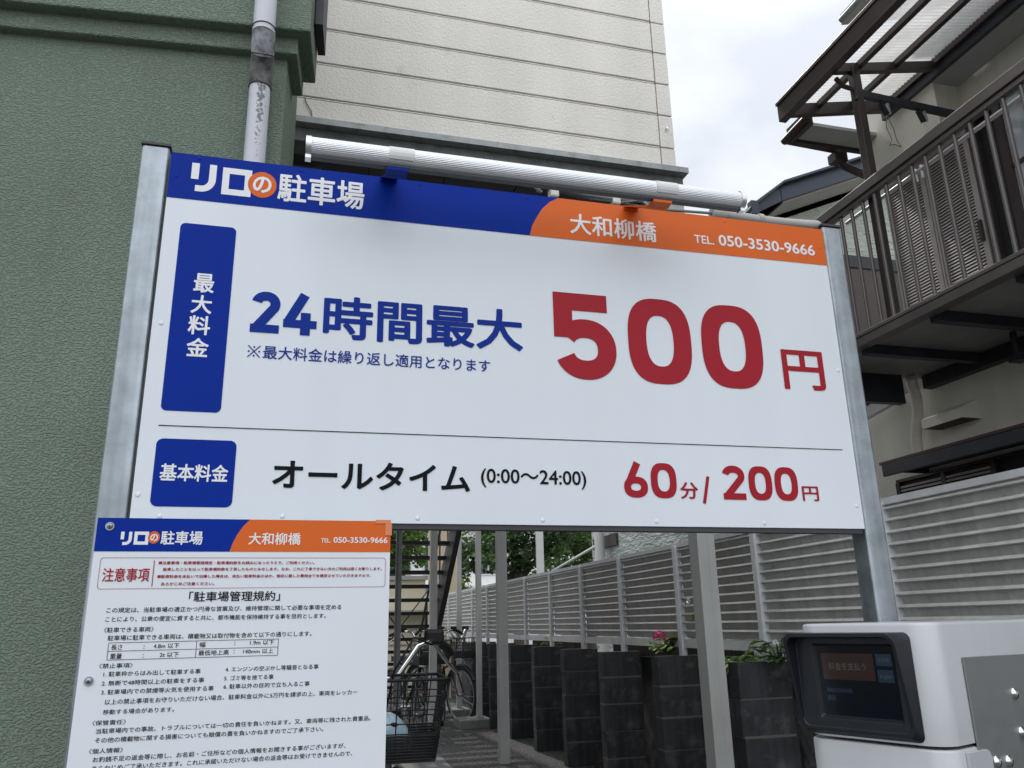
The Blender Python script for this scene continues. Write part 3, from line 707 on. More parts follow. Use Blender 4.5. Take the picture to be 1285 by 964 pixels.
q = MB(); q.prism([(4.38, 5.262), (4.38, 5.30), (4.80, rake(4.8)+.03), (7.1, rake(7.1)+.03), (7.1, rake(7.1)+.004), (4.80, rake(4.8)+.004)], lambda a, b, t: (a, t, b), 6.5, 12.0)
q.prism([(7.1, rake(7.1)+.004), (7.1, rake(7.1)+.03), (9.8, rake(4.6)), (9.8, rake(4.6)-.03)], lambda a, b, t: (a, t, b), 6.5, 12.0)
q.obj('roof', m_navy, nh)
q = MB(); q.tube([(4.40, 6.5, 5.24), (4.40, 12.0, 5.22)], .05, 10); q.box(4.36, 4.44, 6.48, 6.56, 5.18, 5.33); q.obj('gutter', m_navy, nh)
q = MB(); q.prism([(4.83, rake(4.83)-.19), (4.83, rake(4.83)-.17), (7.1, rake(7.1)-.17), (7.1, rake(7.1)-.19)], lambda a, b, t: (a, t, b), 6.62, 6.995); q.obj('eave_soffit', m_eave, nh)

# ================================================================== RIGHT-HAND HOUSE
FXW = 4.68
ho = thing('plaster_house', 'cream plaster house with bronze balcony and translucent awning', 'house', (FXW, 3.5, 0))
q = MB(); q.box(FXW, 9, -1.5, 6.9, 0, 2.9); q.box(FXW+.001, 9, -1.5, 4.97, 2.9, 6.0); q.obj('wall', m_plaster, ho)
# upper eaves
q = MB(); q.box(4.44, FXW-.002, -1.5, 4.14, 5.035, 5.05); q.obj('soffit', m_eave, ho)
q = MB(); q.box(4.405, 4.438, -1.5, 4.63, 5.03, 5.17); q.obj('fascia', m_darksteel, ho)
q = MB(); q.box(4.375, 4.403, -1.5, 4.60, 5.10, 5.16); q.obj('awning_wall_plate', m_brown, ho)
q = MB(); q.box(4.47, FXW-.001, 4.15, 4.90, 4.67, 5.25); q.obj('wall_band', m_plaster, ho)
# far corner of the eaves with gutter
q = MB(); q.box(3.84, FXW-.003, 4.78, 4.98, 5.002, 5.03); q.obj('end_soffit', m_eave, ho)
q = MB(); q.box(3.79, 3.837, 4.74, 5.02, 4.98, 5.11); q.box(3.84, FXW-.003, 4.985, 5.02, 4.975, 5.08); q.obj('end_fascia', m_brown, ho)
q = MB(); q.tube([(3.775, 4.6, 5.03), (3.775, 5.05, 5.01)], .032, 10); q.tube([(3.775, 5.045, 5.01), (4.25, 5.045, 4.99)], .022, 10); q.obj('gutter', m_brown, ho)
q = MB(); q.tube([(4.28, 5.05, 4.96), (4.33, 5.05, 4.86), (4.52, 5.05, 4.80), (4.66, 5.05, 4.8)], .035, 10); q.box(4.22, 4.34, 5.0, 5.1, 4.88, 4.96); q.obj('gutter_outlet', m_brown, ho)
q = MB(); q.prism([(4.12, 5.86), (4.12, 5.96), (9, 7.4), (9, 7.3)], lambda a, b, t: (a, t, b), -1.6, 4.58); q.obj('roof', m_roofgrey, ho)
q = MB(); q.tube([(4.10, -1.6, 5.88), (4.10, 4.55, 5.88)], .03, 10); q.obj('roof_gutter', m_flash, ho)

# awning
def aw(x): return 4.925 + (x-3.42)*.208
q = MB(); q.box(3.375, 3.435, -1.4, 4.545, 4.795, 4.955); q.box(3.365, 3.374, -1.4, 4.55, 4.93, 4.96); q.obj('awning_front_beam', m_brown, ho, bevel=.004)
for y in (4.50, 4.03, 2.95, 1.9, .85):
    q = MB(); hgt = .105 if y > 4.4 else .075
    q.prism([(3.437, aw(3.437)-hgt), (3.437, aw(3.437)-.006), (4.372, aw(4.372)-.006), (4.372, aw(4.372)-hgt)], lambda a, b, t: (a, t, b), y-.022, y+.022); q.obj('awning_rafter', m_brown, ho)
for x in (3.70, 4.02):
    q = MB(); q.box(x-.02, x+.02, -1.4, 4.475, aw(x)-.048, aw(x)-.006); q.obj('awning_purlin', m_brown, ho)
q = MB(); ny = 1480; v = []; f = []
for i in range(ny+1):
    y = -1.38 + (4.52+1.38)*i/ny; dz = .0045*math.sin(2*math.pi*y/.032)
    v += [(3.44, y, aw(3.44)+.012+dz), (4.36, y, aw(4.36)+.012+dz)]
for i in range(ny): f.append((2*i, 2*i+2, 2*i+3, 2*i+1))
q.add(v, f, True); q.obj('awning_sheet', m_poly, ho)
q = MB(); q.box(3.63, 3.69, 4.0, 4.06, 3.03, 4.94); q.obj('awning_post', m_brown, ho, bevel=.004)
q = MB(); q.tube([(3.45, 3.97, 4.77), (3.52, 3.99, 4.735), (3.615, 4.01, 4.74), (3.635, 4.01, 4.66)], .017, 10); q.obj('awning_drain', m_brown, ho)
q = MB(); q.bar((3.69, 4.03, 4.725), (4.66, 4.03, 4.68), .035, .05); q.obj('laundry_arm', m_darksteel, ho)

# balcony
q = MB(); q.box(3.565, 3.635, -1.0, 4.98, 3.925, 3.995); q.box(3.58, 3.62, -1.0, 4.97, 3.89, 3.923); q.obj('balcony_rail', m_brownlt, ho, bevel=.004)
q = MB(); q.box(3.57, 3.63, -1.0, 4.98, 2.985, 3.01); q.box(3.575, 3.66, -1.0, 4.98, 2.925, 2.983); q.obj('balcony_edge_beam', m_brownlt, ho, bevel=.003)
for i in range(52):
    y = 4.885 - .1155*i
    q = MB(); q.tube([(3.6, y, 3.011), (3.6, y, 3.889)], .0125, 8, cap=False); q.obj('baluster', m_brownlt, ho)
q = MB(); q.box(3.662, FXW-.003, -1.0, 4.98, 2.965, 2.99); q.obj('balcony_floor', m_deck, ho)
for y in (4.93, 4.35, 3.72, 3.10, 2.48, 1.86, 1.24, .6):
    q = MB(); zb = 2.74 if y > 4.9 else 2.895
    q.box(3.665, FXW-(.25 if y > 4.9 else .02), y-.03, y+.03, zb, 2.963); q.obj('joist', m_darksteel, ho)
q = MB(); q.box(4.60, FXW-.003, -1.0, 4.89, 2.86, 2.96); q.obj('ledger', m_darksteel, ho)
q = MB(); q.tube([(4.47, 3.92, 2.96), (4.47, 3.92, 2.80)], .02, 8); q.box(4.43, 4.53, 3.88, 3.96, 2.76, 2.80); q.obj('hanger_bracket', m_darksteel, ho)
# louvered shutters and the sliding window behind the balcony
sy0, sy1, sz0, sz1 = 4.10, 4.98, 3.02, 4.66
for a, b in ((4.545, sy1), (sy0, 4.535)):
    q = MB(); q.box(FXW-.05, FXW-.012, a, a+.045, sz0, sz1); q.box(FXW-.05, FXW-.012, b-.045, b, sz0, sz1)
    q.box(FXW-.05, FXW-.012, a+.046, b-.046, sz1-.05, sz1); q.box(FXW-.05, FXW-.012, a+.046, b-.046, sz0, sz0+.05)
    sh = q.obj('shutter', m_shutter, ho)
    q = MB(); z = sz0+.052
    while z < sz1-.06:
        q.cur = 0; q.prism([(-.046, z), (-.040, z+.015), (-.030, z+.017), (-.036, z)], lambda u, v, t: (FXW+u, t, v), a+.046, b-.046); z += .0255
    q.cur = 1; q.box(FXW-.018, FXW-.012, a+.046, b-.046, sz0+.05, sz1-.05)
    q.obj('slat_infill', [m_shutter, m_rubber], sh)
q = MB(); q.box(FXW-.012, FXW-.004, 1.6, sy0-.01, 3.02, 4.72); q.obj('window_recess', m_rubber, ho)
q = MB()
for y in (4.05, 3.83, 3.04, 2.55): q.box(FXW-.055, FXW-.014, y-.03, y+.03, 3.06, 4.66)
q.box(FXW-.06, FXW-.014, 1.6, 4.08, 4.662, 4.72); q.box(FXW-.06, FXW-.014, 1.6, 4.08, 3.02, 3.058)
for z in (3.75, 4.15): q.box(FXW-.05, FXW-.016, 3.07, 3.80, z-.012, z+.012)
wf = q.obj('window_frame', m_brown, ho)
q = MB(); q.box(FXW-.03, FXW-.025, 1.65, 3.83, 3.06, 4.66); q.obj('pane', mat('painted_reflection_glass', (.42, .46, .48), .08, spec=.8, streak=(18, .25)), wf)  # pale base colour stands in for a bright reflection on the glass
q = MB(); q.box(FXW-.075, FXW-.052, 4.115, 4.14, 3.74, 3.90); q.obj('shutter_handle', m_brown, ho)
# kitchen hood vent, curved drain, lower canopy, lower window
q = MB(); q.prism([(4.55, 4.80), (4.55, 4.46)], lambda a, b, t: (0,0,0), 0, 0) if False else None
q = MB(); X0 = FXW-.004
q.add([(X0,4.48,2.68),(X0,4.86,2.68),(4.50,4.86,2.60),(4.50,4.48,2.60),(X0,4.48,2.53),(X0,4.86,2.53),(4.50,4.86,2.53),(4.50,4.48,2.53)],
      [(0,3,2,1),(0,4,7,3),(1,2,6,5),(3,7,6,2),(0,1,5,4)])
hd = q.obj('exhaust_hood', m_plaster, ho)
q = MB(); q.box(4.51, X0-.01, 4.49, 4.85, 2.532, 2.545); q.obj('grille', m_rubber, hd)
q = MB(); q.tube([(FXW-.17, 4.90, 2.95), (FXW-.13, 4.94, 2.91), (FXW-.085, 4.97, 2.82), (FXW-.075, 4.99, 2.70), (FXW-.08, 5.02, 2.60), (FXW-.085, 5.05, 2.50), (FXW-.085, 5.05, 2.32)], .040, 14); q.obj('curved_drain', m_plaster, ho)
q = MB(); q.box(4.27, FXW-.003, -1.0, 5.10, 2.295, 2.315); q.obj('canopy_roof', mat('dark_red_edge', (.075, .035, .038), .5), ho)
q = MB(); q.box(4.27, 4.30, -1.0, 5.08, 2.205, 2.293); q.box(4.302, FXW-.003, 5.05, 5.08, 2.24, 2.293); q.box(4.302, FXW-.003, -1.0, 5.048, 2.275, 2.293); q.obj('canopy_fascia', m_darksteel, ho, bevel=.006)
q = MB(); q.tube([(4.55, -1, 2.34), (4.58, 5.12, 2.335)], .035, 8); q.obj('canopy_flashing', m_plaster, ho)
q = MB(); q.box(FXW-.05, FXW-.004, 1.0, 5.37, 2.214, 2.238); q.box(FXW-.05, FXW-.004, 1.0, 5.37, 1.5, 1.54)
for y in (5.36, 4.885, 4.43, 3.9): q.box(FXW-.05, FXW-.004, y-.02, y+.02, 1.541, 2.213)
lw = q.obj('lower_window', m_brown, ho)
q = MB(); z = 1.55
while z < 2.19:
    q.cur = 0; q.box(FXW-.044, FXW-.030, 4.455, 5.335, z, z+.016); z += .028
q.cur = 1; q.box(FXW-.022, FXW-.012, 4.455, 5.335, 1.545, 2.21)
q.obj('louver', [m_shutter, m_rubber], lw)
q = MB(); q.box(FXW-.02, FXW-.006, 1.0, 4.40, 1.545, 2.21); q.obj('pane', m_rubber, lw)
q = MB(); q.tube([(4.52, 5.52, 0), (4.52, 5.52, 2.30)], .032, 10); q.obj('dark_downpipe', m_brown, ho)
# low gable eave at the far end
q = MB(); q.prism([(4.62, 2.92), (4.62, 2.98), (5.6, 3.4), (5.6, 3.3)], lambda a, b, t: (a, t, b), 5.5, 7.0) if False else None
q = MB(); q.bar((4.42, 5.62, 2.735), (4.655, 5.20, 2.905), .07, .085); q.obj('low_eave', m_white2, ho)
q = MB(); q.bar((4.41, 5.62, 2.80), (4.645, 5.20, 2.97), .10, .025); q.obj('low_eave_edge', m_redpt, ho)

# laundry pole and the two pole catches
lp = tag(MB().tube([(3.78, 4.47, 3.955), (3.78, -.5, 3.955)], .014, 12).obj('laundry_pole', m_steelpole), 'shiny steel laundry pole along the balcony behind the balusters', 'pole')
for (x, y, zt, lab, ln) in ((3.88, 4.03, 4.70, 'black pole catch with long dangling cord loops', .26), (4.19, 4.03, 4.69, 'black pole catch with white cord, nearer the plaster wall', .16)):
    c = thing('pole_catch', lab, 'hook', (x, y, zt))
    q = MB(); q.bar((x+.02, y, zt+.01), (x+.03, y, zt-.10), .018, .014); q.obj('hanger', m_alu, c)
    q = MB(); q.bar((x-.03, y, zt-.02), (x+.005, y, zt-.11), .030, .022); q.obj('clip', m_rubber, c)
    q = MB()
    for s_ in (-1, 1): q.tube([(x, y, zt-.10), (x+.03*s_+.01, y, zt-.10-ln*.45), (x+.02*s_+.03, y, zt-.10-ln*.8), (x+.03+.05*s_, y, zt-.10-ln)], .0035, 5)
    q.tube([(x-.02, y, zt-.10-ln), (x+.03, y, zt-.085-ln), (x+.07, y, zt-.10-ln)], .004, 5)
    q.obj('cord', m_cable if ln > .2 else m_white2, c)
cp = thing('clothes_pegs', 'pair of white pegs clipped on the laundry pole', 'peg', (3.78, 3.72, 3.95))
for dy in (0, .05):
    q = MB(); q.box(3.772, 3.788, 3.72+dy-.008, 3.72+dy+.008, 3.89, 3.985); q.obj('peg', m_white2, cp, bevel=.003)

# ================================================================== BIG PRICE SIGN
SX, SY, SZ = -.334, 1.841, 1.423
ps = thing('parking_price_sign', 'big white parking price sign with blue and orange header between steel posts', 'sign', (.57, SY, 0))
SLX = (-.008)/1.8
def F(u, v, k=0.0): return (SX+u*(1.800/1.8), SY-.0008-k, SZ+v*1.0 + u*SLX*0)
q = MB(); q.box(SX, SX+1.8, SY, SY+.004, SZ, SZ+.88); q.obj('panel', m_panel, ps)
q = MB(); q.box(SX+.004, SX+1.796, SY+.0045, SY+.030, SZ-.012, SZ+.020); q.box(SX+.004, SX+1.796, SY+.0045, SY+.030, SZ+.855, SZ+.873)
q.box(SX+.002, SX+.03, SY+.0045, SY+.030, SZ+.021, SZ+.854); q.box(SX+1.77, SX+1.798, SY+.0045, SY+.030, SZ+.021, SZ+.854); q.obj('rear_frame', m_edge, ps)
for x0, x1, lab in ((SX-.068, SX-.006, 'galvanised post with a dented left edge'), (SX+1.804, SX+1.868, None)):
    q = MB(); q.box(x0, x1, SY+.002, SY+.066, 0, SZ+.895); o = q.obj('post', m_galv, ps, bevel=.007, seg=3)
    if lab: o['label'] = lab
    q = MB(); q.box(x0-.002, x1+.002, SY, SY+.068, SZ+.8955, SZ+.902); q.obj('cap', m_edge, o)
# header bands
q = MB(); hb = .759; c = arc(1.045, hb, 1.045-.893, .155, 180, 118, 20)
c = [(.893, hb), (.9006, .7887), (.914, .815), (.930, .842), (.951, .8646), (.976, .8800)]
q.add([F(0,hb,.0002), F(0,.88,.0002)] + [F(a,b,.0002) for a, b in c[::-1]], [tuple(range(2+len(c)))]); q.obj('blue_header', m_blue, ps)
q = MB(); q.add([F(1.8,.88,.0002), F(1.8,hb+.0045,.0002)] + [F(a,b,.0002) for a, b in c], [tuple(range(2+len(c)))]); q.obj('orange_header', m_orange, ps)
q = MB()
for b in ((.0372, .1618, .2397, .6961, .012), (.0363, .2012, .0298, .1772, .014)):
    p = rrect(*b[:4], b[4]); q.add([F(a_, b_, .0002) for a_, b_ in p], [tuple(range(len(p)))])
q.obj('blue_label_box', m_blue, ps)
K = .0006
wt = MB(); og = MB(); tp_ = MB()
logo(lambda a, b, k=0: F(a, b, K+k), wt, og, tp_, (.0487,.1057,.7830,.8575), (.1196,.1870,.7815,.8545), (.1905,.2345,.7960,.8410), (.1789,.2460,.7832,.8535))
def fk(a, b, k=0): return F(a, b, K+k)
put(wt, fk, '駐車場', .2495, .4596, .7797, .8580, .020)
put(wt, fk, '大和柳橋', 1.0068, 1.2599, .7778, .8389, .016)
put(wt, fk, 'TEL.', 1.3748, 1.4360, .7900, .8153, .012); put(wt, fk, '050-3530-9666', 1.4511, 1.7635, .7900, .8244, .020)
for s_, bx in (('最', (.0790,.1238,.5235,.5710)), ('大', (.0778,.1230,.4715,.5168)), ('料', (.0760,.1236,.4196,.4663)), ('金', (.0770,.1242,.3674,.4120))): put(wt, fk, s_, *bx, .022)
put(wt, fk, '基本料金', .0496, .1885, .0842, .1225, .022)
for k_, mb_, mm in (('header_lettering', wt, m_white), ('badge', og, m_orange), ('badge_lettering', tp_, m_white)): mb_.obj(k_, mm, ps)
q = MB()
digit(q, fk, '2', .2094, .2740, .4358, .5384, .0225); digit(q, fk, '4', .2826, .3591, .4360, .5380, .0225)
put(q, fk, '時間最大', .3737, .8670, .4324, .5428, .023)
put(q, fk, '最大料金は繰り返し適用となります', .2425, .7811, .3722, .4049, .010)
stroke(q, fk, [(.2090, .3745), (.2360, .4030)], .0022); stroke(q, lambda a, b: fk(a, b, .00005), [(.2360, .3745), (.2090, .4030)], .0022)
for dx, dz in ((0, .0105), (0, -.0105), (.0115, 0), (-.0115, 0)):
    c = arc(.2225+dx, .3887+dz, .0022, .0022, 0, 360, 10)[:-1]; q.add([fk(*p) for p in c], [tuple(range(len(c)))])
q.obj('blue_lettering', m_bluetxt, ps)
q = MB()
digit(q, fk, '5', .9504, 1.1193, .3700, .6040, .051); digit(q, fk, '0', 1.1546, 1.3371, .3690, .6084, .052); digit(q, fk, '0', 1.3683, 1.5518, .3690, .6084, .052)
put(q, fk, '円', 1.6083, 1.7396, .3768, .4915, .018)
q.obj('day_price_lettering', m_red, ps)
q = MB()
digit(q, fk, '6', 1.1185, 1.1823, .0699, .1580, .0185); digit(q, fk, '0', 1.1915, 1.2616, .0699, .1589, .0185)
put(q, fk, '分', 1.2701, 1.3200, .0692, .1121, .020)
stroke(q, fk, [(1.3345, .0587), (1.3510, .1283)], .0085)
digit(q, fk, '2', 1.3910, 1.4557, .0700, .1585, .0185); digit(q, fk, '0', 1.4664, 1.5348, .0699, .1589, .0185); digit(q, fk, '0', 1.5431, 1.6113, .0699, .1589, .0185)
put(q, fk, '円', 1.6220, 1.6713, .0706, .1095, .014)
q.obj('hourly_price_lettering', m_red, ps)
q = MB(); stroke(q, fk, [(.0368, .2058), (1.7642, .2122)], .0020)
put(q, fk, 'オールタイム', .2814, .7286, .0741, .1388, .024); put(q, fk, '(0:00～24:00)', .7550, 1.0195, .0866, .1322, .012)
q.obj('black_lettering', m_black, ps)
for (u, v) in ((.011,.054),(.058,.009),(.308,.012),(.606,.012),(.019,.442),(.905,.011),(1.2,.012),(1.5,.011),(1.785,.06),(1.787,.44)):
    q = MB(); q.ball((SX+u, SY-.0003, SZ+v), .0052, .0015, .0052, 14, 8); q.obj('rivet', m_rivet, ps)
for (u, v) in ((.063,.871),(.016,.817),(.302,.871),(.6,.871),(.887,.869)):
    q = MB(); q.ball((SX+u, SY-.0006, SZ+v), .0052, .0015, .0052, 14, 8); q.obj('rivet', m_blue, ps)
for (u, v) in ((1.188,.871),(1.477,.870),(1.782,.82)):
    q = MB(); q.ball((SX+u, SY-.0006, SZ+v), .0052, .0015, .0052, 14, 8); q.obj('rivet', m_orange, ps)

# tube lamp along the top of the sign
la = thing('sign_lamp', 'ribbed silver tube lamp on brackets above the big sign', 'lamp', (.53, 1.66, 2.245))
LY, LZ, LX0, LX1 = 1.655, 2.246, -.022, 1.085
m_tube = mat('ribbed_silver_tube', (.80, .82, .84), .22, metal=.35, bump=('noise', 260, .35, .0012), spec=.8)
q = MB(); n = 144; v = []; f = []
for x in (LX0+.012, LX1-.012):
    for k in range(n): a = 2*math.pi*k/n; r_ = .0232+.0005*math.cos(36*a); v.append((x, LY+r_*math.cos(a), LZ+r_*math.sin(a)))
for k in range(n): f.append((k, (k+1) % n, n+(k+1) % n, n+k))
q.add(v, f, True); q.obj('tube', m_tube, la)
q = MB(); q.box(LX0+.012, LX1-.012, LY-.009, LY+.009, LZ-.028, LZ-.0218); q.obj('channel', m_edge, la)
for x in (LX0, LX1-.012):
    q = MB(); q.tube([(x, LY, LZ), (x+.006, LY, LZ), (x+.0125, LY, LZ)], .0258, 24); q.box(x, x+.0125, LY-.010, LY+.010, LZ-.032, LZ-.022); q.obj('end_cap', m_alu, la)
for x, mm in ((.184, m_blue), (.852, m_orange)):
    q = MB()
    q.add([(x-.020, LY+.015, LZ-.034), (x+.022, LY+.015, LZ-.034), (x+.022, SY-.004, 2.302), (x-.020, SY-.004, 2.302), (x-.020, LY+.015, LZ-.037), (x+.022, LY+.015, LZ-.037), (x+.022, SY-.004, 2.299), (x-.020, SY-.004, 2.299)],
          [(0,1,2,3),(4,7,6,5),(0,4,5,1),(1,5,6,2),(2,6,7,3),(3,7,4,0)])
    q.box(x-.020, x+.022, SY-.0050, SY-.0015, 2.290, 2.3025); q.box(x-.024, x+.026, LY-.01, LY+.03, LZ-.0365, LZ-.0295)
    q.obj('bracket', mm, la)
for x in (.165, .835):
    q = MB(); n = 14; v = []
    for xx in (x, x+.058):
        for rr_ in (.0239, .0252):
            for k in range(n+1): a = R(-35)+R(250)*k/n; v.append((xx, LY+rr_*math.cos(a), LZ+rr_*math.sin(a)))
    m_ = n+1; f = []
    for k in range(n): f += [(k, k+1, m_+k+1, m_+k), (2*m_+k, 3*m_+k, 3*m_+k+1, 2*m_+k+1), (m_+k, m_+k+1, 3*m_+k+1, 3*m_+k), (k, 2*m_+k, 2*m_+k+1, k+1)]
    q.add(v, f); q.obj('clip', m_white2, la)
# cabling on top of the sign
zc = SZ+.892
q = MB()
q.tube([(.60, 1.85, zc+.006), (.575, 1.846, zc+.018), (.585, 1.842, zc+.032), (.62, 1.846, zc+.028), (.66, 1.85, zc+.018), (.74, 1.852, zc+.006), (.83, 1.85, zc+.004), (.88, 1.845, zc+.012), (.86, 1.78, zc-.02), (.84, 1.70, LZ-.02)], .0042, 7)
q.tube([(.59, 1.86, zc+.010), (.60, 1.856, zc+.026), (.64, 1.858, zc+.022), (.72, 1.86, zc+.008), (.84, 1.862, zc+.006), (.96, 1.862, zc+.004), (1.13, 1.862, zc+.012)], .0042, 7)
q.tube([(.66, 1.846, zc+.02), (.72, 1.846, zc+.012), (.80, 1.848, zc+.010), (.90, 1.85, zc+.016), (.925, 1.848, zc+.008)], .0062, 7)
tag(q.obj('power_cable', m_cable), 'loose grey cables lying along the sign top under the lamp', 'cable')
for x, lab in ((.635, 'cream cable clip by the coiled cable loop'), (.815, 'cream cable clip beside the orange lamp bracket')):
    q = MB(); q.box(x-.012, x+.012, 1.840, 1.872, zc-.006, zc+.024); tag(q.obj('cable_clip', m_clip, None, bevel=.004), lab, 'clip', 'cable clips on the sign top')
cd = thing('flexible_conduit', 'ribbed grey conduit running over the top of the right post', 'conduit', (1.3, 1.865, zc))
q = MB(); pts = [(1.13+.345*i/70, 1.866, zc+.016-.006*math.sin(i/70*3.1)) for i in range(71)] + [(1.475+.05*math.sin(a), 1.880, zc-.040+.05*math.cos(a)) for a in [R(6*k) for k in range(1, 16)]] + [(1.526, 1.925, zc-.06), (1.527, 1.93, zc-.5)]
rr = [.0135 + .0016*(i % 2) for i in range(len(pts))]; q.tube(pts, rr, 14); q.obj('hose', m_pvc, cd)
q = MB(); q.tube([(1.118, 1.866, zc+.014), (1.165, 1.866, zc+.014)], .0185, 14); q.obj('coupling', m_pvc, cd, bevel=.002)
q = MB(); q.tube([(1.27, 1.866, zc+.012), (1.285, 1.866, zc+.012)], .0175, 14); q.obj('coupling', m_pvc, cd, bevel=.002)

# ================================================================== RULES BOARD
BY = 1.780
rb = thing('parking_rules_board', 'white parking rules board with tiny print below the big sign', 'sign', (-.09, BY, 0))
BX0, BX1, BZ1, BZ0 = -.381, .204, 1.420, .520
q = MB(); q.box(BX0, BX1, BY, BY+.003, BZ0, BZ1); q.obj('panel', m_board, rb)
q = MB(); q.box(BX0+.012, BX0+.05, BY+.0035, BY+.058, BZ0, BZ1-.06); q.box(BX0+.052, BX1-.01, BY+.0035, BY+.03, BZ1-.06, BZ1-.035); q.box(BX0+.052, BX1-.01, BY+.0035, BY+.03, BZ0+.1, BZ0+.13); q.obj('mounting_rail', m_galv, rb)
def G(x, z, k=0): return (x, BY-.0004-k, z)
hb = 1.3535
c = [(-.126, hb), (-.1205, 1.372), (-.1125, 1.390), (-.103, 1.405), (-.090, BZ1)]
q = MB(); q.add([G(BX0, hb, .0002), G(BX0, BZ1, .0002)]+[G(a, b, .0002) for a, b in c[::-1]], [tuple(range(7))]); q.obj('blue_header', m_blue, rb)
q = MB(); q.add([G(BX1, BZ1, .0002), G(BX1, hb, .0002)]+[G(a, b, .0002) for a, b in c], [tuple(range(7))]); q.obj('orange_header', m_orange, rb)
wt = MB(); og = MB(); tp_ = MB()
gk = lambda a, b, k=0: G(a, b, .0005+k)
logo(gk, wt, og, tp_, (-.335,-.314,1.3665,1.3925), (-.310,-.283,1.3670,1.3930), (-.280,-.265,1.3735,1.3885), (-.284,-.262,1.3690,1.3940))
for s_, bx, of in (('駐車場', (-.260,-.180,1.3670,1.3950), .020), ('大和柳橋', (-.090,.015,1.3680,1.3930), .016), ('TEL.', (.057,.077,1.3730,1.3820), .012), ('050-3530-9666', (.083,.198,1.3725,1.3850), .02)):
    q = MB(); put(q, gk, s_, *bx, of); q.obj('header_lettering', m_white, rb)
wt.obj('logo_lettering', m_white, rb); og.obj('badge', m_orange, rb); tp_.obj('badge_lettering', m_white, rb)
q = MB()
put(q, gk, '注意事項', -.3600, -.2740, 1.2945, 1.3215, .012)
a_ = rrect(-.367, .195, 1.2805, 1.3415, .006); b_ = rrect(-.3662, .1942, 1.2813, 1.3407, .0055); ring(q, gk, a_, b_)
stroke(q, gk, [(-.2675, 1.336), (-.2675, 1.285)], .0016)
for s_, x0, x1, zc_ in (('■注意事項・駐車場管理規定・駐車場約款をお読みになったうえで、ご利用ください。', -.259, .046, 1.3313), ('駐車したことを以って駐車場約款を了承したものとみなします。なお、これに了承できない方のご利用は固くお断りします。', -.250, .187, 1.3185),
    ('■駐車料金を未払いで出庫した場合は、未払い駐車料金のほか、徴収に要した費用全てを請求させていただきますので、', -.259, .164, 1.3045), ('あらかじめご注意ください。', -.251, -.150, 1.2900)):
    put(q, gk, s_, x0, x1, zc_-.0033, zc_+.0033, .02)
q.obj('red_lettering', m_red, rb)
q = MB()
LN = [('「駐車場管理規約」', -.196, -.020, 1.2545, 1.2745, .008),
('この規定は、当駐車場の適正かつ円滑な営業及び、維持管理に関して必要な事項を定める', -.345, .105, 1.2355, 1.2455, .006),
('ことにより、公衆の便宜に資すると共に、都市機能を保持維持する事を目的とします。', -.345, .074, 1.2185, 1.2285, .006),
('〈駐車できる車両〉', -.345, -.256, 1.1985, 1.2085, .006),
('駐車場に駐車できる車両は、積載物又は取付物を含めて以下の通りにします。', -.337, .047, 1.1835, 1.1935, .006),
('長さ', -.329, -.309, 1.166, 1.176, .006), (':', -.271, -.2692, 1.1668, 1.1732, .006), ('4.8m 以下', -.253, -.206, 1.1668, 1.1762, .006),
('幅', -.168, -.157, 1.167, 1.177, .006), (':', -.103, -.1012, 1.1698, 1.1762, .006), ('1.9m 以下', -.073, -.026, 1.1688, 1.1782, .006),
('重量', -.329, -.308, 1.150, 1.160, .006), (':', -.271, -.2692, 1.1508, 1.1572, .006), ('2t 以下', -.240, -.205, 1.1503, 1.1597, .006),
('最低地上高', -.169, -.112, 1.1515, 1.1615, .006), (':', -.103, -.1012, 1.1538, 1.1602, .006), ('140mm 以上', -.085, -.027, 1.1523, 1.1617, .006),
('〈禁止事項〉', -.346, -.287, 1.133, 1.142, .006),
('1. 駐車枠からはみ出して駐車する事', -.337, -.162, 1.1178, 1.1272, .006), ('2. 無断で48時間以上の駐車をする事', -.338, -.154, 1.1013, 1.1107, .006),
('3. 駐車場内での禁煙等火気を使用する事', -.337, -.135, 1.0853, 1.0947, .006), ('4. エンジンの空ぶかし等騒音となる事', -.116, .064, 1.1193, 1.1287, .006),
('5. ゴミ等を捨てる事', -.117, -.023, 1.1028, 1.1122, .006), ('6. 駐車以外の目的で立ち入るこ事', -.117, .048, 1.0873, 1.0967, .006),
('以上の禁止事項をお守りいただけない場合、駐車料金以外に5万円を請求の上、車両をレッカー', -.329, .144, 1.0675, 1.0772, .006), ('移動する場合があります。', -.330, -.204, 1.050, 1.059, .006),
('〈保管責任〉', -.346, -.288, 1.0315, 1.0405, .006),
('当駐車場内での事故、トラブルについては一切の責任を負いかねます。又、車両等に残された貴重品、', -.338, .173, 1.0168, 1.0262, .006), ('その他の積載物に関する損害についても賠償の責を負いかねますのでご了承下さい。', -.338, .079, 1.0008, 1.0102, .006),
('〈個人情報〉', -.346, -.288, .9825, .9915, .006),
('お釣銭不足の返金等に際し、お名前・ご住所などの個人情報をお聞きする事がございますが、', -.338, .124, .9678, .9772, .006), ('あらかじめご了承いただきます。これに承諾いただけない場合の返金等はお受けできませんので、', -.338, .138, .9528, .9622, .006)]
for s_, x0, x1, z0, z1, of in LN: put(q, gk, s_, x0, x1, z0, z1, of+.004)
for z in (1.1795, 1.1640, 1.1480): stroke(q, gk, [(-.334, z), (-.018, z)], .0009)
for x in (-.334, -.174, -.018): stroke(q, gk, [(x, 1.1795), (x, 1.1480)], .0009)
q.obj('black_lettering', m_black, rb)
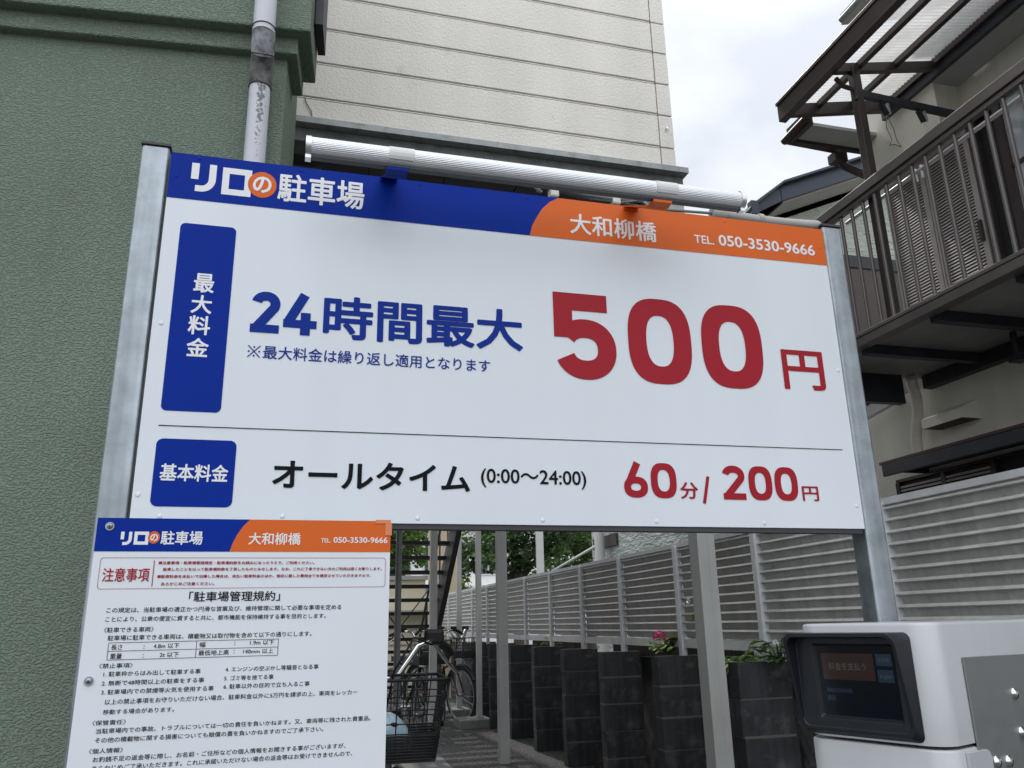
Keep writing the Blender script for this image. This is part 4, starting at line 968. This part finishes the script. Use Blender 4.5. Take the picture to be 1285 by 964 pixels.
for (x, z) in ((-.357, 1.403), (-.361, 1.111)):
    q = MB(); q.tube([(x, BY-.0005, z), (x, BY-.0025, z)], .0085, 18); q.ball((x, BY-.002, z), .006, .004, .006, 14, 8); o = q.obj('bolt', m_galv, rb)
    q = MB(); q.tube([(x, BY-.0059, z), (x, BY-.0063, z)], .0022, 6); q.obj('socket', m_rubber, o)
q = MB(); q.box(.171, .2046, BY-.0022, BY-.0006, 1.4145, 1.4225); q.box(.1925, .2065, BY-.0022, BY-.0006, 1.389, 1.4144); q.obj('corner_tape', m_spray, rb)

# ================================================================== PAYMENT MACHINE
pm = thing('parking_payment_machine', 'white parking payment machine with a hooded dark touch screen', 'payment machine', (1.1465, 1.3012, 0), R(22))
# local frame: x runs back along the plated side, y runs left along the screen face; the near corner is the origin
def lb(x0, x1, y0, y1, r, n=8):
    return rrect(x0, x1, y0, y1, r, n)
ZT_, ZS = 1.187, .972
def rbox(x0, x1, y0, y1, z0, z1, r, topr=.006):
    q = MB(); base = rrect(x0, x1, y0, y1, r, 8); n = len(base); cx, cy = (x0+x1)/2, (y0+y1)/2
    lv = [(z0, 0), (z1-topr, 0), (z1-topr*.3, topr*.3), (z1, topr)]
    v = []
    for z, ins in lv:
        for (x, y) in base:
            v.append((x + (ins if x < cx else -ins), y + (ins if y < cy else -ins), z))
    f = []
    for L_ in range(len(lv)-1):
        for i in range(n): f.append((L_*n+i, L_*n+(i+1) % n, (L_+1)*n+(i+1) % n, (L_+1)*n+i))
    q.add(v, f, True); q.add(v[:n], [tuple(range(n))[::-1]]); q.add(v[-n:], [tuple(range(n))]); return q
rbox(0, .62, 0, .29, ZS, ZT_, .045).obj('head', m_mach, pm, local=True)
rbox(-.003, .135, -.003, .293, .10, ZS-.006, .045, .004).obj('lower_body', m_mach, pm, local=True)
q = MB(); q.box(.10, .60, .02, .28, .06, ZS-.001); q.obj('cabinet', m_machgrey, pm, local=True)
q = MB(); q.box(.05, .55, .03, .26, 0, .10); q.obj('plinth', m_blackpt, pm, local=True)
q = MB(); pgn = [(.098, .56), (.620, .56), (.620, 1.1145), (.098, 1.122)]
q.prism(pgn, lambda a, b, t: (a, t, b), -.0045, -.0012); q.obj('side_plate', m_machgrey, pm, local=True, bevel=.0012)
rbox(.0, .137, -.006, .0, .3, ZS-.018, .0029, .01) if False else None
q = MB(); pl_ = rrect(-.2, .137, .2, ZS-.012, .018, 6); pl_ = [(max(a, .048), b) for a, b in pl_]
q.prism(pl_, lambda a, b, t: (a, t, b), -.0085, -.0035); q.obj('corner_cover', m_mach, pm, local=True, bevel=.002)
for (x, z) in ((.283, 1.046), (.284, .974), (.158, .934), (.206, .930)):
    q = MB(); q.ball((x, -.005, z), .0125, .0085, .0125, 18, 10); q.obj('dome_screw', m_chrome, pm, local=True)
# bezel: raised frame, hooded at the top
q = MB()
def ringpts(y0, y1, z0, z1, r, arch, n=8):
    p = rrect(y0, y1, z0, z1, r, n)
    ym = (y0+y1)/2; hw = (y1-y0)/2
    return [(a, b + (arch*(1-((a-ym)/hw)**2) if b > (z0+z1)/2 else 0)) for a, b in p]
B0 = ringpts(.041, .293, .976, 1.168, .012, .010)   # where it meets the face
B1 = ringpts(.050, .290, .984, 1.166, .018, .011)   # front lip, outside
B2 = ringpts(.056, .283, .990, 1.159, .016, .010)   # front lip, inside
B3 = ringpts(.058, .280, .991, 1.158, .012, .006)   # foot of the hood, on the flat frame
B4 = ringpts(.070, .243, 1.007, 1.1485, .004, .0)    # frame, inner edge
B5 = ringpts(.075, .238, 1.013, 1.144, .003, .0)    # glass
def dep(z, lo, hi): return -(lo + (hi-lo)*max(0, min(1, (z-1.0)/.165)))
def lay(P, lo, hi): return [(dep(b, lo, hi), a, b) for a, b in P]
rings = [[(-.001, a, b) for a, b in B0], lay(B1, .012, .046), lay(B2, .0125, .0465), lay(B3, .011, .014), lay(B4, .011, .014), lay(B5, .0035, .0075)]
n = len(B0)
for k in range(5):
    q.add(rings[k]+rings[k+1], [(i, (i+1) % n, n+(i+1) % n, n+i) for i in range(n)], k == 0)
q.obj('bezel', m_bezel, pm, local=True, bevel=.0012)
sx = lambda z: dep(z, .0035, .0075)
q = MB(); q.add([(sx(1.006), .070, 1.006), (sx(1.150), .070, 1.150), (sx(1.150), .244, 1.150), (sx(1.006), .244, 1.006)], [(0,1,2,3)]); scr = q.obj('screen', m_screen, pm, local=True)
def scrq(y0, y1, z0, z1, k=.0004): return [(sx(z0)-k, y0, z0), (sx(z1)-k, y0, z1), (sx(z1)-k, y1, z1), (sx(z0)-k, y1, z0)]
q = MB(); q.add(scrq(.117, .229, 1.080, 1.130), [(0,1,2,3)]); q.obj('pay_button', m_scr_or, scr, local=True)
q = MB(); q.add(scrq(.080, .112, 1.108, 1.130), [(0,1,2,3)]); q.add(scrq(.080, .112, 1.078, 1.101), [(0,1,2,3)]); q.obj('language_button', m_scr_bl, scr, local=True)
q = MB(); q.add(scrq(.170, .225, 1.056, 1.064), [(0,1,2,3)]); q.add(scrq(.207, .226, 1.040, 1.050), [(0,1,2,3)]); q.obj('notice_strip', m_scr_dim, scr, local=True)
q = MB(); sf = lambda a, b, k=0: (sx(b)-.0009-k, .30-a, b)
put(q, sf, '料金を支払う', .30-.214, .30-.134, 1.098, 1.113, .012); put(q, sf, '日本語', .30-.107, .30-.084, 1.115, 1.1235, .01); put(q, sf, 'English', .30-.107, .30-.084, 1.084, 1.0925, .01)
q.obj('screen_lettering', m_scr_tx, scr, local=True)
for (y, z) in ((.165, 1.156), (.262, 1.150), (.260, 1.075), (.262, 1.000), (.165, .999), (.066, .999), (.064, 1.080)):
    q = MB(); d_ = dep(z, .011, .014); q.tube([(d_+.003, y, z), (d_-.0004, y, z)], .0030, 10); q.obj('bezel_screw', m_rubber, pm, local=True)

# ================================================================== BICYCLES
def bicycle(label, loc, rz, paint, basket=True):
    b = thing('bicycle', label, 'bicycle', (0,0,0), 0)
    fr = MB(); P = Vector
    fr.tube([(0,.05,.30), (0,.12,.72)], .016, 10); fr.tube([(0,.05,.30), (0,-.40,.66)], .019, 10); fr.tube([(0,.10,.56), (0,-.41,.74)], .014, 10)
    fr.tube([(0,-.40,.62), (0,-.435,.86)], .020, 10)
    for s_ in (-1, 1): fr.tube([(0,.05,.30), (.05*s_,.52,.33)], .010, 8); fr.tube([(0,.11,.66), (.05*s_,.52,.33)], .008, 8)
    fr.obj('frame', paint, b)
    fk_ = MB()
    for s_ in (-1, 1): fk_.tube([(0,-.40,.64), (.045*s_,-.43,.58), (.05*s_,-.56,.33)], .011, 8)
    fk_.obj('fork', paint, b)
    for cy in (-.56, .52):
        w_ = MB(); w_.tube([(0, cy+.325*math.cos(a), .33+.325*math.sin(a)) for a in [2*math.pi*k/36 for k in range(36)]], .018, 8, close=True); wo_ = w_.obj('wheel', m_rubber, b)
        s2 = MB(); s2.tube([(0, cy+.30*math.cos(a), .33+.30*math.sin(a)) for a in [2*math.pi*k/36 for k in range(36)]], .010, 6, close=True); s2.obj('rim', m_galv, wo_)
        s2 = MB()
        for k in range(18):
            a = 2*math.pi*k/18; s2.tube([(.02*(1 if k % 2 else -1), cy, .33), (0, cy+.30*math.cos(a), .33+.30*math.sin(a))], .0014, 4)
        s2.tube([(-.035, cy, .33), (.035, cy, .33)], .018, 10); s2.obj('spokes', m_galv, wo_)
        mg = MB(); r1 = [20, 150] if cy < 0 else [10, 165]
        mg.tube([(0, cy+.365*math.cos(R(a)), .33+.365*math.sin(R(a))) for a in range(r1[0], r1[1]+1, 8)], .022, 8); mg.obj('mudguard', m_blackpt, b)
    hb_ = MB(); hb_.tube([(0,-.435,.84), (0,-.45,.99), (0,-.47,1.02)], .013, 10)
    hb_.tube([(-.27,-.20,1.10), (-.24,-.28,1.125), (-.18,-.41,1.145), (-.12,-.47,1.125), (-.05,-.49,1.03), (0,-.49,1.015), (.05,-.49,1.03), (.12,-.47,1.125), (.18,-.41,1.145), (.24,-.28,1.125), (.27,-.20,1.10)], .0115, 12)
    hb_.obj('handlebar', m_chrome, b)
    for s_ in (-1, 1):
        g_ = MB(); g_.tube([(.215*s_,-.335,1.136), (.24*s_,-.28,1.125), (.278*s_,-.18,1.095)], .018, 12); g_.obj('grip', m_rubber, b)
        g_ = MB(); g_.tube([(.185*s_,-.40,1.14), (.215*s_,-.37,1.10), (.255*s_,-.28,1.06), (.30*s_,-.20,1.02)], .007, 8); g_.obj('brake_lever', m_chrome, b)
        g_ = MB(); g_.box(.19*s_-.035, .19*s_+.035, -.42, -.345, 1.13, 1.185); g_.obj('shifter', m_rubber, b, bevel=.012)
        g_ = MB(); g_.tube([(.18*s_,-.41,1.13), (.10*s_,-.56,1.16), (.03*s_,-.58,1.05), (.01*s_,-.45,.9)], .004, 6); g_.obj('brake_cable', m_rubber, b)
    sd_ = MB(); sd_.prism([(-.10,.28), (-.12,.20), (-.04,.02), (-.02,-.06), (.02,-.06), (.04,.02), (.12,.20), (.10,.28)], lambda a, c_, t_: (a, c_, t_), .80, .86); sd_.tube([(0,.12,.70), (0,.135,.80)], .013, 8); sd_.obj('saddle', m_blackpt, b, bevel=.015)
    ck = MB(); ck.tube([(-.02,.05,.30), (.0,.05,.30)], .085, 24); ck.tube([(-.07,.05,.30), (.07,.05,.30)], .014, 8); ck.bar((.065,.05,.30), (.065,.12,.16), .012, .02); ck.bar((-.065,.05,.30), (-.065,-.02,.44), .012, .02)
    ck.box(.07,.16,.08,.16,.145,.17); ck.box(-.16,-.07,-.06,.02,.43,.455); ck.obj('crank', m_chrome, b)
    if basket:
        k = MB(); zt, zb = 1.035, .795
        def rect_(z, ins): return [(-.185+ins,-.86+ins,z), (.185-ins,-.86+ins,z), (.185-ins,-.56-ins,z), (-.185+ins,-.56-ins,z)]
        def rl(z, ins, rr):
            p = rect_(z, ins); out = []
            for i in range(4):
                a, c_ = P(p[i]), P(p[(i+1) % 4])
                for s_ in range(8): out.append(a.lerp(c_, .06+.88*s_/7))
            return out
        k.tube(rl(zt, 0, 0), .0048, 8, close=True)
        for z in (.985, .945, .905, .875): k.tube(rl(z, (zt-z)*.16, 0), .0022, 6, close=True)
        z = .868
        while z > .80: k.tube(rl(z, (zt-z)*.16, 0), .0042, 6, close=True); z -= .0085
        k.cur = 0
        lo = rl(.80, .038, 0); hi = rl(zt, 0, 0)
        for i in range(0, 32):
            if i % 8 != 7: k.tube([hi[i], lo[i]], .0022, 5)
        k.box(-.147, .147, -.822, -.598, .790, .800)
        k.obj('basket', m_rubber, b)
        hl = MB()
        for s_ in (-1, 1): hl.tube([(.035*s_,-.72,.74), (.035*s_,-.755,.74)], .030, 16)
        hl.box(-.02, .02, -.70, -.45, .755, .775); hl.obj('headlamp', m_lens, b, bevel=.004)
    b.location = loc; b.rotation_euler = (0,0,rz)
    return b
b0 = bicycle('black bicycle with front basket and swept chrome handlebar beside the rules board', (.365, 3.55, 0), R(-3), m_blackpt)
hm = thing('helmet', 'pale blue rounded helmet lying in the black bicycle basket', 'helmet', (.29, 2.86, .80))
q = MB(); q.ball((.29, 2.86, .815), .125, .115, .125, 26, 12, half=True); q.obj('shell', m_helmet, hm)
for a in (-35, 5, 40):
    q = MB(); q.ball((.29+.10*math.sin(R(a))*.8, 2.86-.085*math.cos(R(a)), .895), .018, .014, .008, 10, 6); q.obj('vent', m_rubber, hm)
bk = bicycle('dark red bicycle parked at the foot of the stairs', (1.97, 11.3, 0), R(22), m_redpt)
b2 = copy_tree(b0); b2.location = (1.80, 10.2, 0); b2.rotation_euler = (0,0,R(-14)); b2['label'] = 'black bicycle parked beside the nearer white square post'; b2['group'] = 'bicycles parked by the stairs'
b3 = copy_tree(b0); b3.location = (1.36, 9.9, 0); b3.rotation_euler = (0,0,R(12)); b3['label'] = 'black bicycle parked behind the white column under the stairs'; b3['group'] = 'bicycles parked by the stairs'
bk['group'] = 'bicycles parked by the stairs'
